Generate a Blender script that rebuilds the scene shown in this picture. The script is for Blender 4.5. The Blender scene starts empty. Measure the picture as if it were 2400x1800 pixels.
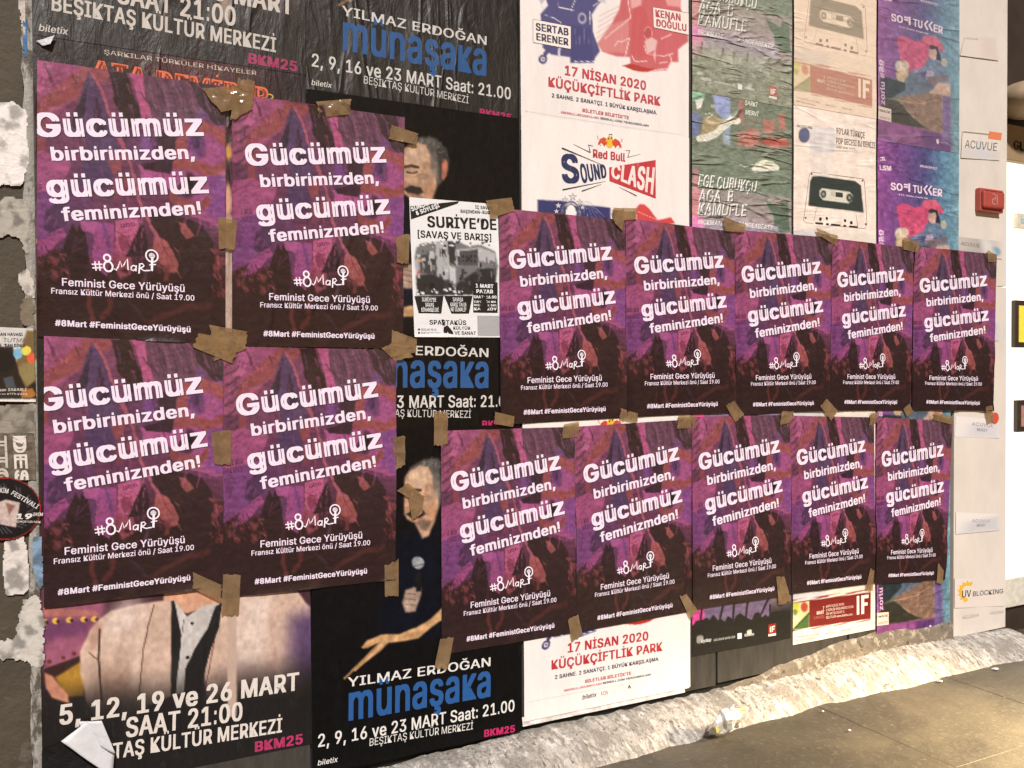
import bpy, bmesh, math
import numpy as np
from mathutils import Vector, Matrix

sc = bpy.context.scene
C = sc.collection
# ------------------------------------------------------------------ camera, world, light, exposure
F, YAW, PIT, ROL, DIST = 2063.4, 0.471354, 0.01598, -0.005063, 2.18488
HC = 1.08                                            # camera height above the pavement
def _axes():
    cy, sy, cp, sp = math.cos(YAW), math.sin(YAW), math.cos(PIT), math.sin(PIT)
    fw = np.array([sy*cp, cy*cp, -sp]); rt = np.array([cy, -sy, 0.0]); up = np.cross(rt, fw)
    c, s = math.cos(ROL), math.sin(ROL)
    return fw, c*rt+s*up, -s*rt+c*up
FW, RT, UP = _axes()
cam = bpy.data.cameras.new('camera'); co = bpy.data.objects.new('camera', cam); C.objects.link(co)
M = Matrix(((RT[0], UP[0], -FW[0], 0), (RT[1], UP[1], -FW[1], -DIST), (RT[2], UP[2], -FW[2], HC), (0, 0, 0, 1)))
co.matrix_world = M
cam.sensor_width = 36; cam.lens = 36*F/2400; cam.clip_start = 0.02; cam.clip_end = 200
sc.camera = co

SUN_EL, SUN_AZ = math.radians(42), math.radians(-14)  # azimuth measured from -Y (behind the camera) towards +X
w = bpy.data.worlds.new('World'); sc.world = w; w.use_nodes = True
nt = w.node_tree; bg = nt.nodes['Background']
sky = nt.nodes.new('ShaderNodeTexSky'); sky.sky_type = 'NISHITA'; sky.sun_disc = False
sky.sun_elevation = math.radians(3.0); sky.sun_rotation = math.pi + SUN_AZ
nt.links.new(sky.outputs[0], bg.inputs[0]); bg.inputs[1].default_value = 0.05
sun = bpy.data.lights.new('sun', 'SUN'); sun.energy = 4.6; sun.angle = math.radians(3.5); sun.color = (1.0, 0.935, 0.895)
so = bpy.data.objects.new('sun', sun); C.objects.link(so)
sd = Vector((math.sin(SUN_AZ)*math.cos(SUN_EL), -math.cos(SUN_AZ)*math.cos(SUN_EL), math.sin(SUN_EL)))
so.rotation_euler = sd.to_track_quat('Z', 'Y').to_euler(); so.location = (-1, -4, 4)
sc.view_settings.view_transform = 'Standard'; sc.view_settings.look = 'None'
sc.view_settings.exposure = 0.0; sc.view_settings.gamma = 1.0; sc.view_settings.use_curve_mapping = False

# ------------------------------------------------------------------ geometry of the photograph's view
def P(x, y, off=0.0):
    """photo pixel -> (X, Z) on the plane lying `off` metres in front of the wall"""
    d = FW + RT*((x-1200)/F) + UP*((900-y)/F); t = (DIST-off)/d[1]
    return np.array([d[0]*t, d[2]*t+HC])
def PG(x, y, z=0.0):
    d = FW + RT*((x-1200)/F) + UP*((900-y)/F); t = (z-HC)/d[2]
    return np.array([d[0]*t, -DIST+d[1]*t])
def PROJ(X, Z):
    X = np.asarray(X, float); Z = np.asarray(Z, float)-HC
    dx, dy = X, DIST
    zz = dx*FW[0]+dy*FW[1]+Z*FW[2]
    return 1200+F*(dx*RT[0]+dy*RT[1]+Z*RT[2])/zz, 900-F*(dx*UP[0]+dy*UP[1]+Z*UP[2])/zz
def homog(src, dst):
    A = []
    for (x, y), (u, v) in zip(src, dst):
        A.append([x, y, 1, 0, 0, 0, -u*x, -u*y, -u]); A.append([0, 0, 0, x, y, 1, -v*x, -v*y, -v])
    return np.linalg.svd(np.array(A, float))[2][-1].reshape(3, 3)
def happ(H, x, y):
    x = np.asarray(x, float); y = np.asarray(y, float)
    w_ = H[2, 0]*x+H[2, 1]*y+H[2, 2]
    return (H[0, 0]*x+H[0, 1]*y+H[0, 2])/w_, (H[1, 0]*x+H[1, 1]*y+H[1, 2])/w_
UNIT = [(0, 0), (1, 0), (1, 1), (0, 1)]
def quadpx(pts): return [tuple(P(*p)) for p in pts]           # TL TR BR BL photo pixels -> wall coordinates
def rect(x0, x1, z1, z0): return [(x0, z1), (x1, z1), (x1, z0), (x0, z0)]

# ------------------------------------------------------------------ noise
def _h(ix, iy, s):
    n = (ix.astype(np.int64)*374761393 + iy.astype(np.int64)*668265263 + int(s*97)*9746347) & 0x7fffffff
    n = ((n ^ (n >> 13))*1274126177) & 0x7fffffff
    return ((n ^ (n >> 16)) & 0xffff)/65535.0
def vnoise(x, y, s=0):
    ix = np.floor(x); iy = np.floor(y); fx = x-ix; fy = y-iy
    fx = fx*fx*(3-2*fx); fy = fy*fy*(3-2*fy)
    a = _h(ix, iy, s); b = _h(ix+1, iy, s); c = _h(ix, iy+1, s); d = _h(ix+1, iy+1, s)
    return (a*(1-fx)+b*fx)*(1-fy)+(c*(1-fx)+d*fx)*fy
def fbm(x, y, s=0, o=4):
    t = 0; a = .5; n = 0
    for i in range(o):
        t = t+a*vnoise(x, y, s+i*17); n += a; a *= .5; x = x*2.03+5.1; y = y*2.03+1.7
    return t/n
def s2l(c):
    c = np.clip(np.asarray(c, float), 0, 1)
    return np.where(c <= .04045, c/12.92, ((c+.055)/1.055)**2.4)
SOFT = [1.0]
def smooth(e0, e1, x):
    t = np.clip((x-e0)/(e1-e0+1e-9), 0, 1); return t*t*(3-2*t)
def wave(X, Z):                                             # gentle unevenness shared by everything pasted on the hoarding
    return 0.0016*(vnoise(X*7+3, Z*5, 5)-.5)*2

# ------------------------------------------------------------------ object helpers
def tag(o, label=None, cat=None, group=None, kind=None):
    if label: o['label'] = label
    if cat: o['category'] = cat
    if group: o['group'] = group
    if kind: o['kind'] = kind
    return o
def mesh_np(name, V, faces, mat=None, cols=None, parent=None, loc=None, smoothf=False):
    me = bpy.data.meshes.new(name)
    V = np.asarray(V, float)
    if loc is not None: V = V-np.array(loc)
    if isinstance(faces, np.ndarray):
        n, k = faces.shape
        me.vertices.add(len(V)); me.vertices.foreach_set('co', V.ravel().astype(np.float32))
        me.loops.add(n*k); me.loops.foreach_set('vertex_index', faces.ravel().astype(np.int32))
        me.polygons.add(n); me.polygons.foreach_set('loop_start', (np.arange(n)*k).astype(np.int32))
        me.polygons.foreach_set('loop_total', np.full(n, k, np.int32))
        me.update(calc_edges=True)
    else:
        me.from_pydata([tuple(v) for v in V], [], faces); me.update()
    if cols is not None:
        a = me.color_attributes.new('ink', 'FLOAT_COLOR', 'POINT')
        c = np.ones((len(V), 4), np.float32); c[:, :3] = cols
        a.data.foreach_set('color', c.ravel())
    if smoothf: me.polygons.foreach_set('use_smooth', np.ones(len(me.polygons), bool))
    if mat: me.materials.append(mat)
    o = bpy.data.objects.new(name, me); C.objects.link(o)
    if loc is not None and parent is None: o.location = loc
    if parent is not None: o.parent = parent
    return o
def gridfaces(nx, ny):
    i = np.arange(nx-1)[None, :]; j = np.arange(ny-1)[:, None]; a = (j*nx+i).ravel()
    return np.stack([a, a+nx, a+nx+1, a+1], 1)            # rows go downwards: this winding faces -Y
def box_vf(x0, x1, y0, y1, z0, z1):
    v = [(x0, y0, z0), (x1, y0, z0), (x1, y1, z0), (x0, y1, z0), (x0, y0, z1), (x1, y0, z1), (x1, y1, z1), (x0, y1, z1)]
    f = [(0, 3, 2, 1), (4, 5, 6, 7), (0, 1, 5, 4), (1, 2, 6, 5), (2, 3, 7, 6), (3, 0, 4, 7)]
    return v, f
def box(name, x0, x1, y0, y1, z0, z1, mat, parent=None, bevel=0.0, loc=None):
    bm = bmesh.new(); v, f = box_vf(x0, x1, y0, y1, z0, z1)
    vs = [bm.verts.new(p) for p in v]; [bm.faces.new([vs[i] for i in q]) for q in f]
    if bevel: bmesh.ops.bevel(bm, geom=bm.edges[:], offset=bevel, segments=2, affect='EDGES', profile=.5)
    if parent is not None: loc = tuple(parent.location)
    if loc is None: loc = ((x0+x1)/2, (y0+y1)/2, z0)
    bmesh.ops.translate(bm, verts=bm.verts[:], vec=[-c for c in loc])
    me = bpy.data.meshes.new(name); bm.to_mesh(me); bm.free(); me.materials.append(mat)
    o = bpy.data.objects.new(name, me); C.objects.link(o)
    if parent is not None: o.parent = parent
    else: o.location = loc
    return o

# ------------------------------------------------------------------ materials
def nodes(m): 
    m.use_nodes = True; return m.node_tree, m.node_tree.nodes['Principled BSDF']
def N(t, typ, **k):
    n = t.nodes.new(typ)
    for a, b in k.items():
        if a.startswith('i'): n.inputs[int(a[1:])].default_value = b
        else: setattr(n, a, b)
    return n
def noise_node(t, scale, detail=4, rough=.55, vec=(1, 1, 1), dist=0.0):
    g = N(t, 'ShaderNodeNewGeometry'); mp = N(t, 'ShaderNodeMapping'); mp.inputs['Scale'].default_value = vec
    n = N(t, 'ShaderNodeTexNoise'); n.inputs['Scale'].default_value = scale; n.inputs['Detail'].default_value = detail
    n.inputs['Roughness'].default_value = rough; n.inputs['Distortion'].default_value = dist
    t.links.new(g.outputs['Position'], mp.inputs['Vector']); t.links.new(mp.outputs[0], n.inputs['Vector'])
    return n
def ramp(t, src, p0, p1, c0=(0, 0, 0, 1), c1=(1, 1, 1, 1)):
    r = N(t, 'ShaderNodeValToRGB'); r.color_ramp.elements[0].position = p0; r.color_ramp.elements[1].position = p1
    r.color_ramp.elements[0].color = c0; r.color_ramp.elements[1].color = c1
    t.links.new(src, r.inputs[0]); return r
def paper_mat(name, rough=.5, vec=(1, 1, 1), wr_scale=20, wr=.3, ridge=0.0, rvec=(1, 1, 1), rscale=9, wear=0.0, wearcol=(.5, .45, .4), spec=.5, mottle=.12, fine=.15, coat=0.0):
    """print on paper: ink colour from the mesh, wrinkles as world-space relief, rubbed spots with a shape of their own"""
    m = bpy.data.materials.new(name); t, b = nodes(m)
    at = N(t, 'ShaderNodeVertexColor', layer_name='ink')
    n2 = noise_node(t, 130, 3, .6, vec)
    mot = ramp(t, n2.outputs[0], .3, .7, (1-mottle,)*3+(1,), (1, 1, 1, 1))
    mx = N(t, 'ShaderNodeMix', data_type='RGBA', blend_type='MULTIPLY'); mx.inputs[0].default_value = 1
    t.links.new(at.outputs[0], mx.inputs[6]); t.links.new(mot.outputs[0], mx.inputs[7])
    col = mx.outputs[2]
    # wrinkles: soft folds plus sharp ridges (absolute value of centred noise)
    n1 = noise_node(t, wr_scale, 5, .6, vec, .6)
    h = n1.outputs[0]
    if ridge > 0:
        rn = noise_node(t, rscale, 3, .5, rvec, .4)
        s_ = N(t, 'ShaderNodeMath', operation='SUBTRACT', i1=.5); t.links.new(rn.outputs[0], s_.inputs[0])
        a_ = N(t, 'ShaderNodeMath', operation='ABSOLUTE'); t.links.new(s_.outputs[0], a_.inputs[0])
        sm = N(t, 'ShaderNodeMapRange'); sm.inputs[2].default_value = .045; sm.inputs[3].default_value = 1; sm.inputs[4].default_value = 0
        t.links.new(a_.outputs[0], sm.inputs[0])
        ms = noise_node(t, rscale*.45, 2, .5, (1, 1, 1))
        mk = ramp(t, ms.outputs[0], .42, .6)
        mm = N(t, 'ShaderNodeMath', operation='MULTIPLY'); t.links.new(sm.outputs[0], mm.inputs[0]); t.links.new(mk.outputs[0], mm.inputs[1])
        ma = N(t, 'ShaderNodeMath', operation='MULTIPLY_ADD', i1=ridge); t.links.new(mm.outputs[0], ma.inputs[0]); t.links.new(h, ma.inputs[2])
        h = ma.outputs[0]
        if wear > 0:
            wn = noise_node(t, 60, 4, .7, vec)
            wr_ = ramp(t, wn.outputs[0], .60-wear*.12, .74)
            w1 = N(t, 'ShaderNodeMath', operation='MULTIPLY_ADD', i1=.55*wear); t.links.new(mm.outputs[0], w1.inputs[0])
            w2 = N(t, 'ShaderNodeMath', operation='MULTIPLY', i1=wear); t.links.new(wr_.outputs[0], w2.inputs[0]); t.links.new(w2.outputs[0], w1.inputs[2])
            cl = N(t, 'ShaderNodeClamp'); t.links.new(w1.outputs[0], cl.inputs[0]); cl.inputs[2].default_value = .75
            m2 = N(t, 'ShaderNodeMix', data_type='RGBA'); t.links.new(cl.outputs[0], m2.inputs[0])
            t.links.new(col, m2.inputs[6]); m2.inputs[7].default_value = (*wearcol, 1); col = m2.outputs[2]
    bp = N(t, 'ShaderNodeBump'); bp.inputs['Strength'].default_value = wr; bp.inputs['Distance'].default_value = .012
    t.links.new(h, bp.inputs['Height'])
    fb = N(t, 'ShaderNodeBump'); fb.inputs['Strength'].default_value = fine; fb.inputs['Distance'].default_value = .002
    t.links.new(n2.outputs[0], fb.inputs['Height']); t.links.new(bp.outputs[0], fb.inputs['Normal'])
    t.links.new(fb.outputs[0], b.inputs['Normal'])
    t.links.new(col, b.inputs['Base Color']); b.inputs['Roughness'].default_value = rough
    b.inputs['Specular IOR Level'].default_value = spec
    if coat: b.inputs['Coat Weight'].default_value = coat; b.inputs['Coat Roughness'].default_value = .2
    return m
def plain(name, col, rough=.6, bump=0.0, scale=40, var=.25, spec=.5, metal=0.0, vec=(1, 1, 1), emit=0.0):
    m = bpy.data.materials.new(name); t, b = nodes(m)
    n = noise_node(t, scale, 5, .6, vec)
    c = np.array(col)
    r = ramp(t, n.outputs[0], .3, .7, tuple(c*(1-var))+(1,), tuple(np.minimum(c*(1+var*.4), 1))+(1,))
    t.links.new(r.outputs[0], b.inputs['Base Color']); b.inputs['Roughness'].default_value = rough
    b.inputs['Specular IOR Level'].default_value = spec; b.inputs['Metallic'].default_value = metal
    if bump:
        bp = N(t, 'ShaderNodeBump'); bp.inputs['Strength'].default_value = bump; bp.inputs['Distance'].default_value = .01
        t.links.new(n.outputs[0], bp.inputs['Height']); t.links.new(bp.outputs[0], b.inputs['Normal'])
    if emit:
        b.inputs['Emission Color'].default_value = (*col, 1); b.inputs['Emission Strength'].default_value = emit
    return m

# ------------------------------------------------------------------ lettering
_fc = {}
import os
try: FONT = bpy.data.fonts.load(os.path.join(bpy.utils.resource_path('LOCAL'), 'datafiles', 'fonts', 'Inter.woff2'))   # a face Blender ships with
except Exception: FONT = None
def glyphs(s, bold):
    k = (s, bold)
    if k in _fc: return _fc[k]
    cu = bpy.data.curves.new('t', 'FONT'); cu.body = s; cu.size = 1; cu.font = FONT or cu.font; cu.resolution_u = 3
    cu.space_character = 1+bold*2.2; cu.dimensions = '2D'; cu.fill_mode = 'FRONT'
    o = bpy.data.objects.new('t', cu); C.objects.link(o)
    dg = bpy.context.evaluated_depsgraph_get(); me = o.evaluated_get(dg).to_mesh()
    me.calc_loop_triangles()
    V = np.empty(len(me.vertices)*3, np.float32); me.vertices.foreach_get('co', V); V = V.reshape(-1, 3)[:, :2].astype(float)
    T = np.empty(len(me.loop_triangles)*3, np.int32); me.loop_triangles.foreach_get('vertices', T); T = T.reshape(-1, 3)
    if len(T):
        a, b, c = V[T[:, 0]], V[T[:, 1]], V[T[:, 2]]
        cr = (b[:, 0]-a[:, 0])*(c[:, 1]-a[:, 1])-(b[:, 1]-a[:, 1])*(c[:, 0]-a[:, 0])
        T[cr < 0] = T[cr < 0][:, ::-1]
    o.evaluated_get(dg).to_mesh_clear(); bpy.data.objects.remove(o); bpy.data.curves.remove(cu)
    if bold and len(T):        # heavier weight: four shifted prints of each outline; dots become square like the printed face
        n = len(V); lab = np.arange(n)
        while True:
            m0 = lab.copy(); mn = np.minimum(np.minimum(lab[T[:, 0]], lab[T[:, 1]]), lab[T[:, 2]])
            for c in range(3): np.minimum.at(lab, T[:, c], mn)
            if (m0 == lab).all(): break
        dots = []; dead = np.zeros(n, bool)
        for l in np.unique(lab[T[:, 0]]):
            q = V[lab == l]; lo, hi = q.min(0), q.max(0)
            if max(hi-lo) < .17 and lo[1] > -.03 and (hi-lo)[0] > .6*(hi-lo)[1]:
                dead |= lab == l; e = -.004; dots.append((lo[0]-e, lo[1]+e*.5, hi[0]+e, hi[1]+.012))
        T = T[~dead[T[:, 0]]]
        V = np.vstack([V+np.array([a, b*.42])*bold*1.08 for a, b in ((1, 1), (-1, 1), (-1, -1), (1, -1))]); T = np.vstack([T+n*i for i in range(4)])
        for x0, y0, x1, y1 in dots:
            m = len(V); V = np.vstack([V, [(x0, y0), (x1, y0), (x1, y1), (x0, y1)]]); T = np.vstack([T, [(m, m+1, m+2), (m, m+2, m+3)]])
    _fc[k] = (V, T); return _fc[k]

class Sheet:
    """a printed sheet: ink raster on a grid plus lettering, both laid out in unit coordinates"""
    def __init__(s, quad, nx, ny, crop=(0, 1, 0, 1)):
        s.q = quad; s.nx, s.ny = nx, ny; s.crop = crop
        q = np.array(quad); s.w = (np.linalg.norm(q[1]-q[0])+np.linalg.norm(q[2]-q[3]))/2; s.h = (np.linalg.norm(q[3]-q[0])+np.linalg.norm(q[2]-q[1]))/2
        u = np.linspace(crop[0], crop[1], nx); v = np.linspace(crop[2], crop[3], ny)
        s.U, s.V = [a.ravel() for a in np.meshgrid(u, v)]
        s.c = np.zeros((nx*ny, 3)); s.T = []; s.grp = None; s.gi = 0; s.z = .0003; s.frame(quad); s.clipu = None
    def frame(s, quad, ox=0, oy=0, k=1.0, warp=0, wseed=1):
        s.fq = quad; s.Hi = homog(quad, UNIT); H = homog(UNIT, quad)
        s.ox, s.oy, s.k = ox, oy, k
        X, Z = happ(H, s.U, s.V); px, py = PROJ(X, Z)
        s.X = (px-ox)*k; s.Y = (py-oy)*k
        if warp:
            s.X = s.X+warp*(fbm(s.U*18, s.V*26, wseed, 3)-.5)*2; s.Y = s.Y+warp*(fbm(s.U*18, s.V*26, wseed+40, 3)-.5)*2
        return s
    def unit(s, x, y):
        X, Z = P(x/s.k+s.ox, y/s.k+s.oy); return np.array(happ(s.Hi, X, Z))
    def mix(s, a, col):
        a = np.clip(a, 0, 1)[:, None]; col = np.asarray(col, float)
        if col.ndim == 1: col = (col/255.)[None]
        s.c = s.c*(1-a)+col*a
    def fill(s, col): s.c[:] = np.array(col)/255.
    def grad(s, stops, x=False, a=1.0):
        t = s.X if x else s.Y; ks = [p[0] for p in stops]
        col = np.stack([np.interp(t, ks, [p[1][i]/255. for p in stops]) for i in range(3)], 1); s.mix(np.full(len(t), float(a)), col)
    def ugrad(s, stops, x=False, a=1.0):
        t = s.U if x else s.V; ks = [p[0] for p in stops]
        col = np.stack([np.interp(t, ks, [p[1][i]/255. for p in stops]) for i in range(3)], 1); s.mix(np.full(len(t), float(a)), col)
    def seg(s, a, b):
        ax, ay = a; bx, by = b; dx, dy = bx-ax, by-ay; t = np.clip(((s.X-ax)*dx+(s.Y-ay)*dy)/(dx*dx+dy*dy+1e-9), 0, 1)
        return np.hypot(s.X-ax-t*dx, s.Y-ay-t*dy)
    def poly(s, pts, col, soft=3, a=1.0):
        n = len(pts); ins = np.zeros(len(s.X), bool); d = np.full(len(s.X), 1e9)
        for i in range(n):
            (x0, y0), (x1, y1) = pts[i], pts[(i+1) % n]
            c = ((y0 > s.Y) != (y1 > s.Y)) & (s.X < (x1-x0)*(s.Y-y0)/((y1-y0) or 1e-9)+x0)
            ins ^= c; d = np.minimum(d, s.seg((x0, y0), (x1, y1)))
        soft = soft*SOFT[0]; sd_ = np.where(ins, d, -d); s.mix(a*smooth(-soft, soft, sd_), col)
    def ell(s, cx, cy, rx, ry, col, soft=.15, a=1.0, rot=0, hole=0):
        c, n = math.cos(rot), math.sin(rot); x = (s.X-cx)*c+(s.Y-cy)*n; y = -(s.X-cx)*n+(s.Y-cy)*c
        r = np.hypot(x/rx, y/ry); m = smooth(1+soft, 1-soft, r)
        if hole: m = m*smooth(hole-soft, hole+soft, r)
        s.mix(a*m, col)
    def line(s, pts, wd, col, soft=2, a=1.0):
        d = np.full(len(s.X), 1e9)
        for i in range(len(pts)-1): d = np.minimum(d, s.seg(pts[i], pts[i+1]))
        s.mix(a*smooth(wd/2+soft, wd/2-soft, d), col)
    def spec(s, amt, fx=60, fy=80, seed=3, o=3):
        n = (fbm(s.U*fx, s.V*fy, seed, o)-.5)*2*amt; s.c = np.clip(s.c*(1+n[:, None]), 0, 1)
    def _add(s, pts, tris, col, g=None, z=None):
        if z is None: s.z += 1.2e-5; z = s.z
        s.T.append((np.array(pts), np.array(tris), np.array(col)/255., z, g or s.grp or 'print_0'))
    def text(s, st, p0, p1, h, col, bold=.0, shear=0, ref='H', flare=None, shadow=None, jit=0):
        V, T = glyphs(st, bold)
        if not len(T): return
        Vr, _ = glyphs(ref, bold); cap = Vr[:, 1].max()-max(Vr[:, 1].min(), -9)*0
        x0, x1 = V[:, 0].min(), V[:, 0].max(); m = np.array([s.w, s.h])
        a = s.unit(*p0)*m; b = s.unit(*p1)*m; d = b-a; L = np.linalg.norm(d); e = d/L; n = np.array([e[1], -e[0]])
        mx, my = (p0[0]+p1[0])/2, (p0[1]+p1[1])/2
        hv = (0, -h) if abs(p1[0]-p0[0]) >= abs(p1[1]-p0[1]) else (h*(1 if p1[1] > p0[1] else -1), 0)
        hh = abs(np.dot(s.unit(mx+hv[0], my+hv[1])*m-s.unit(mx, my)*m, n))
        tx = (V[:, 0]-x0)/(x1-x0); ty = V[:, 1]/cap*hh
        if flare is not None: ty = (V[:, 1]/cap-.5)*hh*(flare[0]+(flare[1]-flare[0])*tx)+.5*hh
        if jit: ty = ty*(1+jit*(vnoise(tx*len(st)*.9, tx*0, 9)-.3))
        s.gi += 1; g = s.grp or 'lettering_%d' % s.gi
        pos = a+np.outer(tx*L+shear*ty, e)+np.outer(ty, n)
        if shadow is not None:
            sh = np.array(shadow[:2])*hh; s._add((pos+sh)/m, T, shadow[2], g, s.z+.00004)
        s._add(pos/m, T, col, g, s.z+(.00014 if shadow is None else .00020))
    def shape(s, pts, col, tri=None):
        """flat printed polygon (vector artwork) in the current frame"""
        from mathutils.geometry import tessellate_polygon
        tr = tessellate_polygon([[Vector((x, y, 0)) for x, y in pts]])
        U_ = np.array([s.unit(x, y) for x, y in pts]); out = []
        for t in tr:
            a, b, c = U_[t[0]], U_[t[1]], U_[t[2]]
            cr = (b[0]-a[0])*(c[1]-a[1])-(b[1]-a[1])*(c[0]-a[0])
            out.append(t if cr < 0 else t[::-1])
        s._add(U_, out, col)
    def ring(s, cx, cy, rx, ry, wd, col, n=20, a0=0, a1=2*math.pi, rot=0):
        pts = [(cx+rx*math.cos(t)*math.cos(rot)-ry*math.sin(t)*math.sin(rot), cy+rx*math.cos(t)*math.sin(rot)+ry*math.sin(t)*math.cos(rot)) for t in np.linspace(a0, a1, n)]
        s.stroke(pts, wd, col)
    def disc(s, cx, cy, rx, ry, col, n=18):
        s.shape([(cx+rx*math.cos(t), cy+ry*math.sin(t)) for t in np.linspace(0, 2*math.pi, n, endpoint=False)], col)
    def stroke(s, pts, wd, col, w1=None):
        """ribbon along a polyline"""
        p = np.array(pts, float); n = len(p); tg = np.gradient(p, axis=0); tg /= np.linalg.norm(tg, axis=1)[:, None]+1e-9
        nn = np.stack([-tg[:, 1], tg[:, 0]], 1); ww = np.linspace(wd, wd if w1 is None else w1, n)[:, None]/2
        L = p+nn*ww; R = p-nn*ww; V = [s.unit(x, y) for x, y in np.vstack([L, R])]
        T = []
        for i in range(n-1): T += [(i, i+1, n+i), (i+1, n+i+1, n+i)]
        U_ = np.array(V); out = []
        for t in T:
            a, b, c = U_[t[0]], U_[t[1]], U_[t[2]]
            cr = (b[0]-a[0])*(c[1]-a[1])-(b[1]-a[1])*(c[0]-a[0]); out.append(t if cr < 0 else t[::-1])
        s._add(U_, out, col)
    def frame_box(s, pts, wd, col):
        for i in range(4): s.stroke([pts[i], pts[(i+1) % 4]], wd, col)
    def build(s, name, mat, quad=None, off=.003, curl=0.0, seed=0, tint=None, tmat=None, label=None, cat='poster', group=None, crop=None, curlpts=None, lname='lettering', stride=1):
        if stride > 1:
            sv = (s.U, s.V, s.c, s.nx, s.ny); ci = np.arange(0, s.nx, stride); ri = np.arange(0, s.ny, stride); ci[-1] = s.nx-1; ri[-1] = s.ny-1
            ix = (ri[:, None]*s.nx+ci[None]).ravel(); s.U, s.V, s.c, s.nx, s.ny = s.U[ix], s.V[ix], s.c[ix], len(ci), len(ri)
            o = s.build(name, mat, quad, off, curl, seed, tint, tmat, label, cat, group, crop, curlpts, lname, 1); s.U, s.V, s.c, s.nx, s.ny = sv; return o
        quad = quad or s.q; H = homog(UNIT, quad); X, Z = happ(H, s.U, s.V)
        d = wave(X, Z)
        if curl:
            e = np.minimum(np.minimum(s.U-s.crop[0], s.crop[1]-s.U)*s.w, np.minimum(s.V, 1-s.V)*s.h)
            d = d+curl*np.exp(-e/.010)*smooth(.5, .8, vnoise(X*9+seed, Z*8, 31+seed))
        q = np.array(quad); cen = q.mean(0); loc = (cen[0], -off, cen[1])
        V = np.stack([X, -(off+d), Z], 1); col = s.c
        if tint is not None: col = tint(s, col)
        o = mesh_np(name, V, gridfaces(s.nx, s.ny), mat, s2l(col), loc=loc, smoothf=True)
        tag(o, label, cat, group)
        gs = []
        for e in s.T:
            if e[4] not in gs: gs.append(e[4])
        for g in gs:
            Vs, Ts, Cs, n = [], [], [], 0
            for pts, tri, c, k, gg in s.T:
                if gg != g: continue
                u = pts[:, 0]; v = pts[:, 1]
                uu = np.clip(u, s.crop[0], s.crop[1]); vv = np.clip(v, s.crop[2], s.crop[3])
                x, z = happ(H, uu, vv); lay = k+np.floor(np.arange(len(pts))*4/len(pts))*.000018
                area = np.abs((uu[tri[:, 1]]-uu[tri[:, 0]])*(vv[tri[:, 2]]-vv[tri[:, 0]])-(vv[tri[:, 1]]-vv[tri[:, 0]])*(uu[tri[:, 2]]-uu[tri[:, 0]]))
                keep = tri[area > 1e-12]
                if not len(keep): continue
                Vs.append(np.stack([x, -(off+lay+wave(x, z)), z], 1))
                Ts.append(keep+n); Cs.append(np.tile(c, (len(pts), 1))); n += len(pts)
            if not Vs: continue
            CC = np.vstack(Cs)
            if tint is not None: CC = tint(None, CC)
            nm = 'lettering' if g.startswith('lettering') else ('printed_marks' if g.startswith('print_') else g.split('#')[0])
            mesh_np(nm, np.vstack(Vs), np.vstack(Ts), tmat or mat, s2l(CC), parent=o, loc=loc)
        return o

# ------------------------------------------------------------------ setting: hoarding, column, white panel, pavement
mBoard = plain('board_brown', (.045, .040, .033), .7, .5, 30, .5, vec=(1, 1, .25))
mDark = plain('dark_gap', (.006, .006, .006), .8)
XL, XR = -.052, 3.275                                        # left and right end of the hoarding
board = tag(bpy.data.objects.new('poster_hoarding', None), 'long dark plywood hoarding carrying all the pasted posters', 'hoarding'); C.objects.link(board)
board.location = (1.4, 0, .06)
seams = [XL, .545, 1.137, 1.838, 2.42, 2.955]
for i in range(5):
    box('panel', seams[i]+.004, seams[i+1]-.004, 0, .018, .075+.006*(i % 2), 2.75, mBoard, board, .001)
box('frame_rail', XL+.01, 2.95, .018, .06, .0, 2.75, mDark, board)

# ---- the purple march poster
q_ref = quadpx([(521, 812), (926, 820), (924, 1357), (521, 1399)])
SOFT[0] = .36
fem = Sheet(q_ref, 148, 208); s = fem
s.frame(q_ref, 500, 780, 2.675, warp=14, wseed=3)
s.grad([(80, (112, 62, 98)), (500, (102, 56, 96)), (900, (96, 50, 88)), (1120, (74, 44, 62)), (1230, (56, 37, 42)), (1640, (54, 37, 41))])
s.poly([(55, 80), (430, 80), (380, 250), (240, 420), (120, 520), (55, 500)], (140, 70, 118), 18)
s.poly([(150, 95), (260, 95), (190, 260), (120, 300)], (158, 78, 136), 12)
for k in range(9): s.line([(60+k*4, 150+k*62), (150, 90+k*62)], 16, (72, 48, 66), 7, .75)
for k in range(6): s.line([(205+k*9, 105+k*16), (240+k*4, 210+k*10)], 6, (88, 46, 78), 5, .7)
s.poly([(395, 100), (455, 100), (420, 160), (360, 270), (250, 350), (140, 400), (150, 330), (250, 240)], (152, 68, 62), 10)
s.poly([(425, 98), (545, 100), (525, 165), (470, 180)], (156, 70, 66), 8)
s.poly([(150, 420), (215, 380), (205, 720), (165, 720)], (134, 60, 70), 12)
s.poly([(440, 115), (470, 180), (560, 420), (600, 600), (560, 760), (470, 720), (430, 600), (400, 470), (330, 460), (365, 350), (395, 200)], (80, 60, 104), 12)
s.poly([(440, 150), (420, 330), (350, 450), (335, 430), (370, 300)], (58, 46, 66), 8)
s.poly([(470, 240), (520, 420), (480, 470), (450, 360)], (62, 46, 70), 8)
s.line([(430, 180), (415, 330), (400, 450)], 10, (98, 70, 130), 6, .8)
s.poly([(535, 98), (625, 98), (700, 330), (690, 430), (620, 400), (565, 260)], (56, 41, 44), 9)
s.poly([(640, 98), (705, 98), (740, 220), (775, 360), (705, 350), (680, 220)], (164, 74, 132), 8)
s.poly([(705, 98), (940, 100), (1040, 300), (1000, 360), (760, 350)], (96, 64, 92), 12)
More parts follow.
